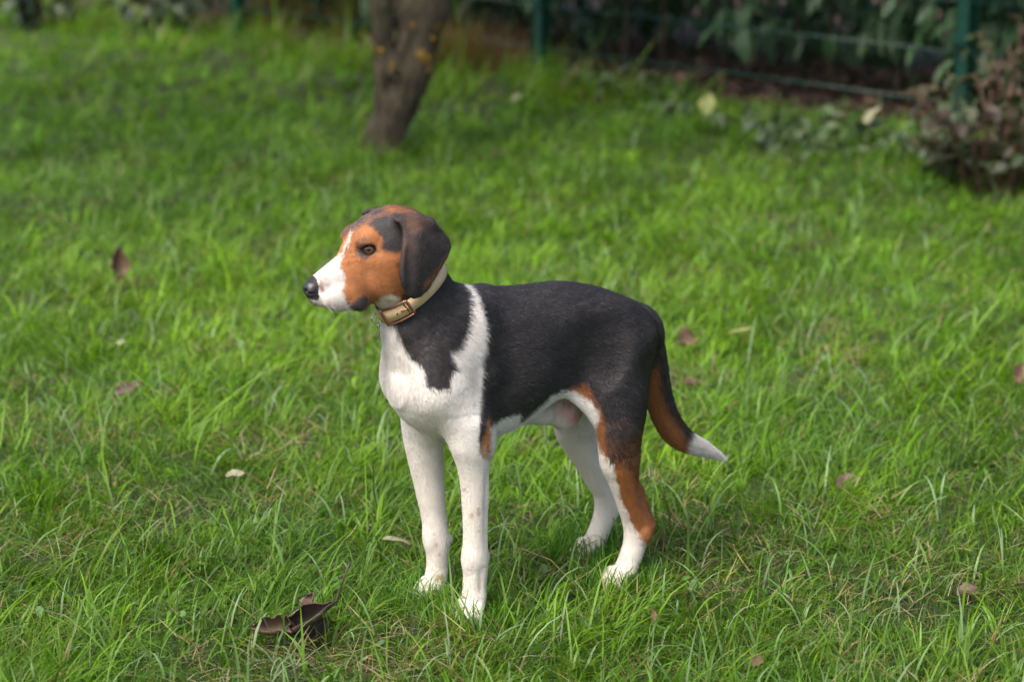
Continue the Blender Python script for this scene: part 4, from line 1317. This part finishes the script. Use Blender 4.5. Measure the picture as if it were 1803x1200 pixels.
# ------------------------------------------------------------------ fence
fence = empty('wire_fence', (FEN_L[0], FEN_L[1], float(gz(*FEN_L))), math.atan2(FEN_D[1], FEN_D[0]))
tag(fence, 'dark green wire mesh fence with square posts in front of the hedge', 'fence')
gp = NT('green_paint'); gp.col(gp.ramp(gp.noise(30, 5), [(.3, (.002, .030, .023)), (.8, (.004, .048, .034))])).set(Roughness=.38)
PAN = float(np.linalg.norm(FEN_R - FEN_L))
z00 = float(gz(*FEN_L))
def base_z(t):
    p = FEN_L + FEN_D * t
    return float(gz(p[0], p[1])) - z00
for k in range(-2, 4):
    t = k * PAN
    z0 = base_z(t) - .10
    pb = MB().box((t - .030, -.030, z0), (t + .030, .030, z0 + 1.85))
    po = bevel(pb.build('post', gp.m, fence, smooth=False), .004)
    MB().box((t - .033, -.033, z0 + 1.85), (t + .033, .033, z0 + 1.875)).build('post_cap', gp.m, po, smooth=False)
    for zz in (.45, .85, 1.45):
        MB().box((t - .036, -.047, z0 + zz), (t + .036, -.0305, z0 + zz + .035)).build('clamp', gp.m, po, smooth=False)
WIRE_Z = .206 - z00           # the panels hang level
for k in range(-2, 3):
    t0, t1 = k * PAN + .034, (k + 1) * PAN - .034
    pn = empty('mesh_panel', (0, 0, 0)); pn.parent = fence
    for j in range(8):
        z = WIRE_Z + .2 * j
        for yy in (-.0405, -.0275):
            MB().tube([(t0, yy, z), ((t0+t1)/2, yy, z), (t1, yy, z)],   .0028, 6).build('horizontal_wire', gp.m, pn)
    vb = MB()
    nw = int(round((t1 - t0) / .05))
    for i in range(nw + 1):
        x = t0 + (t1 - t0) * i / nw
        vb.tube([(x, -.034, WIRE_Z - .03), (x, -.034, WIRE_Z + 1.43)], .0027, 5)
    vw = vb.build('vertical_wire', gp.m, pn); vw['kind'] = 'stuff'

# ------------------------------------------------------------------ laurel hedge behind the fence
hedge = empty('laurel_hedge', (FEN_L[0], FEN_L[1], float(gz(*FEN_L))), math.atan2(FEN_D[1], FEN_D[0]))
tag(hedge, 'dense laurel hedge of large drooping dark green leaves behind the wire fence', 'hedge')
hm = leaf_mat('laurel', [(.030, .075, .028), (.055, .120, .042), (.040, .095, .038), (.075, .145, .055)], .48, .10)
stem_m = NT('hedge_stem'); stem_m.col(stem_m.ramp(stem_m.noise(60, 5), [(.3, (.03, .022, .015)), (.8, (.09, .065, .045))])).set(Roughness=.9)
lmesh = []
for k in range(5):
    V, Q = leaf_grid(.185, .078, 8, 5, -.5 - .15 * k, .25, .02, .10, k)
    lmesh.append(mesh_np('leaf', V, Q, hm, do_link=False).data)
rh = np.random.default_rng(14)
def put_leaf(meshes, parent, p, yaw, pitch, roll, s, name='leaf'):
    o = bpy.data.objects.new(name, meshes[rh.integers(len(meshes))])
    o.rotation_euler = (roll, pitch, yaw); o.location = p; o.scale = (s, s, s)
    return link(o, parent)
# sprays of leaves nearest the fence, each leaf its own object
cnt = 0
sprays = []
while cnt < 290:
    t = rh.uniform(-2.6, 4.6); dpt = rh.uniform(.20, .50)
    lowz = .34 + .16 * math.sin(t * 1.7 + 1) + .12 * math.sin(t * 4.1)
    z = lowz + abs(rh.normal(0, .20)) - .02
    k = rh.integers(4, 8)
    sd_ = rh.uniform(-.7, .7)
    for j in range(k):
        yaw = -math.pi / 2 + sd_ + rh.normal(0, .65)
        put_leaf(lmesh, hedge, (t + rh.normal(0, .045), dpt + rh.normal(0, .03), z + .02 * j + rh.normal(0, .02)), yaw, rh.uniform(.35, 1.25), rh.normal(0, .35), rh.uniform(.75, 1.15))
        cnt += 1
# stems
for k in range(26):
    t = -2.8 + 7.6 * k / 25 + rh.normal(0, .06); dpt = rh.uniform(.45, .95)
    p = np.array([t, dpt, -.1])
    path = [p]
    for _ in range(6):
        path.append(path[-1] + np.array([rh.normal(0, .06), rh.normal(0, .05), .30]))
    MB().tube(path, np.linspace(rh.uniform(.012, .022), .006, 7), 7).build('stem', stem_m.m, hedge)
# inner foliage; unseen upper part pushed out over the fence to shade below
hb = MB()
for k in range(13000):
    t = rh.uniform(-4.0, 6.0); z = .42 + 2.1 * rh.random()**.9 + .1 * math.sin(t * 1.7); dpt = .12 - .55 * min(1, max(0, (z - .85) / .5)) + 1.9 * rh.random()
    if dpt > .6: z -= rh.random() * .30
    ya = -math.pi / 2 + rh.normal(0, 1.0)
    R = np.array((Matrix.Rotation(ya, 3, 'Z') @ Matrix.Rotation(rh.uniform(.1, 1.3), 3, 'Y') @ Matrix.Rotation(rh.normal(0, .5), 3, 'X')))
    V, Q = HEDGE_LEAF if 'HEDGE_LEAF' in globals() else leaf_grid(.150, .058, 4, 3, -.5, .25)
    HEDGE_LEAF = (V, Q)
    hb.add(V * rh.uniform(.7, 1.2) @ R.T + np.array([t, dpt, z]), Q)
hf = hb.build('foliage', hm, hedge); hf['kind'] = 'stuff'
# a second, deeper row closes the hedge
db = MB()
for k in range(7000):
    t = rh.uniform(-5.5, 7.0); dpt = 1.15 + .9 * rh.random(); z = 2.3 * rh.random() - .05
    R = np.array(Quaternion((rh.normal(), rh.normal(), rh.normal(), rh.normal())).normalized().to_matrix())
    V, Q = HEDGE_LEAF
    db.add(V * rh.uniform(1.0, 1.6) @ R.T + np.array([t, dpt, z]), Q)
df = db.build('inner_foliage', hm, hedge); df['kind'] = 'stuff'
# dead leaves on the earth under the hedge
litter_m = NT('leaf_litter'); litter_m.col(litter_m.attr('tint')).set(Roughness=.8)
lb2 = MB()
LV, LQ = leaf_grid(.085, .045, 4, 3, .5, .5)
for k in range(2600):
    t = rh.uniform(-3.5, 5.2); dpt = rh.uniform(.03, 1.3)
    p = FEN_L + FEN_D * t - FEN_N * dpt
    R = np.array((Matrix.Rotation(rh.uniform(0, 6.28), 3, 'Z') @ Matrix.Rotation(rh.normal(0, .35), 3, 'Y') @ Matrix.Rotation(rh.normal(0, .4), 3, 'X')))
    c = np.array([(.060, .030, .021), (.080, .042, .027), (.040, .024, .019), (.11, .062, .042)])[rh.integers(4)] * rh.uniform(.6, 1.2)
    lb2.add(LV * rh.uniform(.5, 1.15) @ R.T + np.array([p[0], p[1], float(gz(*p)) + .012 + .02 * rh.random()]), LQ, color=c)
lo = lb2.build('leaf_litter', litter_m.m)
tag(lo, 'reddish brown dead leaves lying on the earth under the hedge', 'leaf litter', kind='stuff')

# ------------------------------------------------------------------ plants along the edge of the lawn
def plant(name, u, v, label, cat, group, leaf_meshes, n, spread, height, mat_stem, stems=5, droop=.6, scale=(.7, 1.2), back=0.0):
    p = on_ground(u, v); p[1] += back; p[2] = float(gz(p[0], p[1]))
    o = empty(name, tuple(p))
    tag(o, label, cat, group)
    for k in range(stems):
        a = rh.uniform(0, 6.28); R_ = spread * rh.random()**.5 * .8; h = height * rh.uniform(.6, 1.0)
        path = [np.array([math.cos(a) * R_ * .25, math.sin(a) * R_ * .25, -.02])]
        for j in range(1, 5):
            f = j / 4
            path.append(np.array([math.cos(a) * R_ * (.25 + .75 * f**1.3), math.sin(a) * R_ * (.25 + .75 * f**1.3), h * (1 - (1 - f)**1.5) - droop * h * .25 * f**3]) + rh.normal(0, .012, 3))
        MB().tube(path, np.linspace(.0045, .002, 5), 6).build('stem', mat_stem, o)
        for j in range(max(1, n // stems)):
            f = rh.uniform(.25, 1.0); q = path[min(4, int(f * 4))]
            put_leaf(leaf_meshes, o, tuple(q + rh.normal(0, .02, 3)), a + rh.normal(0, 1.1), rh.uniform(-.2, .9), rh.normal(0, .5), rh.uniform(*scale))
    return o
def leafset(name, mat, L, W, k=4, curl=-.6, cup=.3, jag=.08, wave=.03):
    return [mesh_np(name, *leaf_grid(L, W, 8, 5, curl * (.6 + .3 * i), cup, wave, .05, 30 + i, jag), mat, do_link=False).data for i in range(k)]
weed_m = leaf_mat('weed_leaf', [(.035, .085, .022), (.06, .12, .03), (.10, .14, .06), (.05, .09, .035)], .5, .3)
grey_m = leaf_mat('grey_weed_leaf', [(.10, .15, .085), (.06, .10, .055), (.16, .20, .11)], .55, .3)
bram_m = leaf_mat('bramble_leaf', [(.034, .020, .013), (.024, .048, .015), (.046, .025, .016), (.042, .060, .019), (.026, .056, .018), (.054, .038, .019), (.036, .056, .016)], .6, .15)
ivy_m = leaf_mat('ivy_leaf', [(.018, .040, .018), (.03, .06, .025), (.05, .075, .04)], .55, .1)
weed_l, grey_l, bram_l, ivy_l = leafset('leaf', weed_m, .085, .042), leafset('leaf', grey_m, .075, .050), leafset('leaf', bram_m, .068, .046), leafset('leaf', ivy_m, .075, .065)
tw_m = NT('bramble_stem'); tw_m.col(tw_m.ramp(tw_m.noise(80, 3), [(.3, (.07, .035, .025)), (.8, (.16, .09, .06))])).set(Roughness=.8)
gr_m = NT('green_stem'); gr_m.set(Base_Color=(.07, .12, .03, 1), Roughness=.6)
plant('bramble_bush', 1750, 338, 'tangled reddish brown bramble bush at the right end of the lawn', 'bush', None, bram_l, 260, .50, .48, tw_m.m, 30, .5, (.6, 1.2))
plant('bramble_bush', 1800, 280, 'olive and brown bramble sprays reaching up in front of the right fence post', 'bush', None, bram_l, 120, .36, .55, tw_m.m, 16, .4, (.6, 1.2), .15)
plant('bramble_bush', 1690, 322, 'low brown bramble runners at the foot of the tangled bush', 'bush', None, bram_l, 70, .30, .24, tw_m.m, 12, .6, (.6, 1.1))
for u_, v_, lab in ((1010, 152, 'leafy weed just right of the left fence post'), (1075, 172, 'leafy weed between the left fence post and the pale leaf'), (1130, 176, 'dark weed under the fence left of the pale yellow green leaf'), (1180, 205, 'leafy weed below the pale yellow green leaf'), (1500, 268, 'dark weed between the leafy ones before the fence'), (1545, 250, 'tall dark weed under the whitish leaves'), (1640, 268, 'dark weed touching the bramble bush'), (1420, 235, 'green weed right under the fence middle')):
    plant('dock_plant', u_, v_, lab, 'weed', 'weeds along the fence', weed_l, 16, .17, .13, gr_m.m, 5)
plant('dock_plant', 1365, 262, 'grey green broad leaved weed low in front of the fence', 'weed', 'weeds along the fence', grey_l, 18, .17, .15, gr_m.m, 6)
plant('dock_plant', 1430, 275, 'dark green leafy weed beside the grey green one', 'weed', 'weeds along the fence', weed_l, 16, .16, .13, gr_m.m, 5)
plant('dock_plant', 1590, 285, 'pale leafy weed just before the bramble bush', 'weed', 'weeds along the fence', grey_l, 20, .18, .17, gr_m.m, 6)
plant('dock_plant', 1290, 232, 'small dark weed left of the grey green one', 'weed', 'weeds along the fence', weed_l, 14, .14, .12, gr_m.m, 5)
plant('ivy_patch', 275, 66, 'dark glossy ivy patch at the back edge of the lawn', 'ivy', None, ivy_l, 130, .55, .34, stem_m.m, 14, .5, (.7, 1.3))
plant('shrub', 90, 50, 'low dark shrub in the far left corner behind the lawn', 'shrub', None, ivy_l, 150, .70, .55, stem_m.m, 16, .4, (.8, 1.5))
plant('shrub', 440, 42, 'brownish low shrub behind the ivy patch', 'shrub', None, bram_l, 190, .85, .60, tw_m.m, 18, .4, (.8, 1.4))
plant('shrub', 600, 62, 'dark green shrub behind the tree trunk', 'shrub', None, ivy_l, 130, .50, .50, stem_m.m, 16, .4, (.8, 1.4))
plant('shrub', 838, 92, 'dark leafy shrub between the trunk and the fence post', 'shrub', None, ivy_l, 70, .32, .40, stem_m.m, 10, .4, (.8, 1.3))
# dry tussocks
def tussock(u, v, label, n, h, rad, cols, back=0.0):
    p = on_ground(u, v); p[1] += back; p[2] = float(gz(p[0], p[1]))
    a = rh.uniform(0, 6.28, n)
    rr_ = rad * rh.random(n)**.7
    c = np.array(cols)[rh.integers(0, len(cols), n)] * rh.uniform(.7, 1.15, (n, 1))
    V, q, t, C = blades(rr_ * np.cos(a), rr_ * np.sin(a), np.zeros(n), a + rh.normal(0, .8, n), h * rh.uniform(.5, 1.1, n), rh.uniform(.003, .007, n), np.abs(rh.normal(.25, .2, n)), rh.gamma(2, .4, n), rh.normal(0, .3, n), c, 4)
    o = mesh_np('dry_tussock', V, [q, t], GRASS, None, True, C)
    o.location = tuple(p)
    tag(o, label, 'dry grass', 'dry tussocks by the tree')
    return o
BRN = [(.26, .15, .07), (.20, .11, .05), (.16, .14, .04), (.10, .15, .03)]
tussock(800, 130, 'brown dry grass tussock right of the tree trunk', 420, .36, .14, BRN)
tussock(640, 75, 'pale brown dry grass tussock left of the tree trunk', 360, .36, .15, BRN, .1)
tussock(882, 128, 'reddish dry stalks beside the left fence post', 300, .26, .16, [(.25, .12, .08), (.18, .08, .06), (.30, .18, .11)])
tussock(520, 60, 'long half dry grass tussock between the ivy and the trunk', 420, .32, .25, BRN, .2)

# ------------------------------------------------------------------ leaves lying on the lawn
brown_m = leaf_mat('dead_leaf', [(.11, .060, .040), (.17, .095, .060), (.085, .045, .036)], .65, .12)
purp_m = leaf_mat('plum_leaf', [(.075, .040, .032), (.105, .055, .040)], .55, .1)
pale_m = leaf_mat('pale_leaf', [(.25, .27, .14), (.32, .30, .21)], .6, .3)
yel_m = leaf_mat('yellow_leaf', [(.24, .28, .08), (.28, .28, .10)], .6, .3)
def fallen(u, v, label, mat, L, W, yaw, pitch=0.0, roll=0.0, curl=.8, cup=.7, z=.03, seed=1, stalk=.35, wave=.08):
    p = on_ground(u, v)
    p = at_px(u, v, p[2] + z)
    o = empty('fallen_leaf', tuple(p)); o.rotation_euler = (roll, pitch, yaw)
    tag(o, label, 'leaf', 'leaves fallen on the lawn')
    V, Q = leaf_grid(L, W, 12, 7, curl, cup, wave, .1, seed, .10)
    V = V - np.array([L * .4, 0, 0])
    b = mesh_np('blade', V, Q, mat, o)
    sm = b.modifiers.new('thickness', 'SOLIDIFY'); sm.thickness = .0006
    if stalk:
        s0 = np.array([-L * .4, 0, 0])
        MB().tube([s0 + np.array([L * .15, 0, .001]), s0, s0 + np.array([-L * stalk * .5, .003, .006]), s0 + np.array([-L * stalk, .008, .018])], [.0008, .0012, .0013, .0010], 6).build('stalk', mat, o)
    return o
fallen(205, 470, 'brown curled leaf standing upright in the grass far left of the dog', brown_m, .105, .075, 1.9, -1.1, .2, .7, .9, .065, 2)
fallen(220, 690, 'reddish brown leaf lying left of the dog level with its chest', purp_m, .080, .045, .5, -.15, .5, .4, .6, .035, 3)
fallen(1208, 603, 'broad brown leaf on the grass behind the tail', brown_m, .090, .070, -2.3, .25, -.5, .6, .6, .04, 4, .5)
fallen(1215, 675, 'small tan leaf scrap between the tail and the brown leaf', brown_m, .040, .028, .7, .1, .3, .5, .4, .03, 5, 0)
fallen(1490, 852, 'dark brown leaf half buried in grass right of the tail tip', purp_m, .060, .045, .2, -.1, .3, .3, .4, .022, 6, .2)
fallen(1797, 664, 'dark brown leaf at the right edge of the lawn', brown_m, .070, .060, 1.2, -.4, .3, .6, .8, .035, 7, .2)
fallen(1700, 1042, 'small reddish leaf in the grass at the lower right', purp_m, .045, .035, .1, -.1, .3, .4, .4, .025, 8, .2)
fallen(1145, 1085, 'tiny dark brown leaf standing in grass right of the front paws', brown_m, .034, .020, 1.9, -.9, .1, .8, .8, .028, 9, 0)
fallen(212, 604, 'tiny pale leaf above the reddish brown one left of the dog', pale_m, .026, .020, .3, -.2, .3, .3, .3, .035, 10, 0)
fallen(695, 946, 'narrow straw coloured leaf just left of the front legs', pale_m, .062, .012, .05, -.1, .3, -.9, .3, .05, 11, 0)
fallen(412, 838, 'pale crumpled leaf in the grass left of the forelegs', pale_m, .045, .026, .2, .1, .3, .5, .5, .04, 12, 0)
fallen(1300, 583, 'long yellow leaf right of the broad brown one', yel_m, .075, .014, .35, -.05, .2, .2, .2, .05, 13, 0)
fallen(1245, 188, 'pale yellow green leaf caught in rank grass before the fence', yel_m, .100, .070, 1.2, -.9, .2, .3, .3, .12, 14, 0)
fallen(1480, 212, 'whitish leaf leaning on the foot of the fence', pale_m, .095, .065, .3, -.35, -.5, .2, .3, .14, 15, 0)
fallen(1536, 207, 'whitish green leaf beside the whitish one at the foot of the fence', pale_m, .095, .070, .7, -.6, -.3, .2, .3, .14, 16, 0)
fallen(908, 175, 'small cream leaf in the grass below the left fence post', pale_m, .060, .045, .5, -.6, .2, .2, .3, .05, 17, 0)
fallen(1330, 1165, 'small brown leaf in the grass at the bottom right of the dog', brown_m, .035, .024, 1.0, -.1, .3, .4, .4, .022, 18, 0)

# the big withered leaf in the foreground: rolled blade in two lobes and a long stalk
p = on_ground(515, 1140)
big = empty('withered_leaf', (p[0], p[1], p[2] + .016), .0)
tag(big, 'large withered dark brown leaf with a long stalk in the foreground grass', 'leaf')
wm = leaf_mat('withered_leaf', [(.050, .032, .026), (.066, .043, .034)], .6, .05)
wl_ = leaf_mat('withered_lobe', [(.105, .062, .046), (.125, .076, .055)], .6, .05)
def lobe(name, L, W, curl, cup, seed, rot, loc, mat):
    V, Q = leaf_grid(L, W, 16, 9, curl, cup, .09, .1, seed, .13)
    o = mesh_np(name, V, Q, mat, big); o.rotation_euler = rot; o.location = loc
    sm = o.modifiers.new('thickness', 'SOLIDIFY'); sm.thickness = .0009
    return o
lobe('blade', .098, .078, .10, 1.55, 21, (.95, -.62, 0), (.000, 0, .012), wm)
lobe('lobe', .085, .062, .35, 1.35, 22, (-.75, .02, 3.05), (.012, -.004, .014), wl_)
lobe('lobe', .040, .032, .8, .6, 23, (.4, -.95, .5), (.024, .016, .044), wl_)
lobe('lobe', .060, .050, -.3, 1.2, 24, (1.5, -.35, .25), (.010, .006, .010), wm)
MB().tube([(.060, 0, .054), (.078, 0, .070), (.085, .002, .090), (.092, .003, .112), (.103, .005, .140)], [.0026, .0022, .0018, .0016, .0021], 7).build('stalk', wm, big)
# a little round leaved weed next to it
cl_l = leafset('leaf', weed_m, .026, .026, 3, -.4, .2, .12)
plant('clover', 518, 1168, 'tiny round leaved weed under the withered leaf', 'weed', None, cl_l, 6, .02, .026, gr_m.m, 3, .3, (.8, 1.2))
plant('clover', 660, 1145 - 350, 'tiny round leaved weed left of the dog chest', 'weed', None, cl_l, 5, .02, .03, gr_m.m, 3, .3, (.8, 1.2))
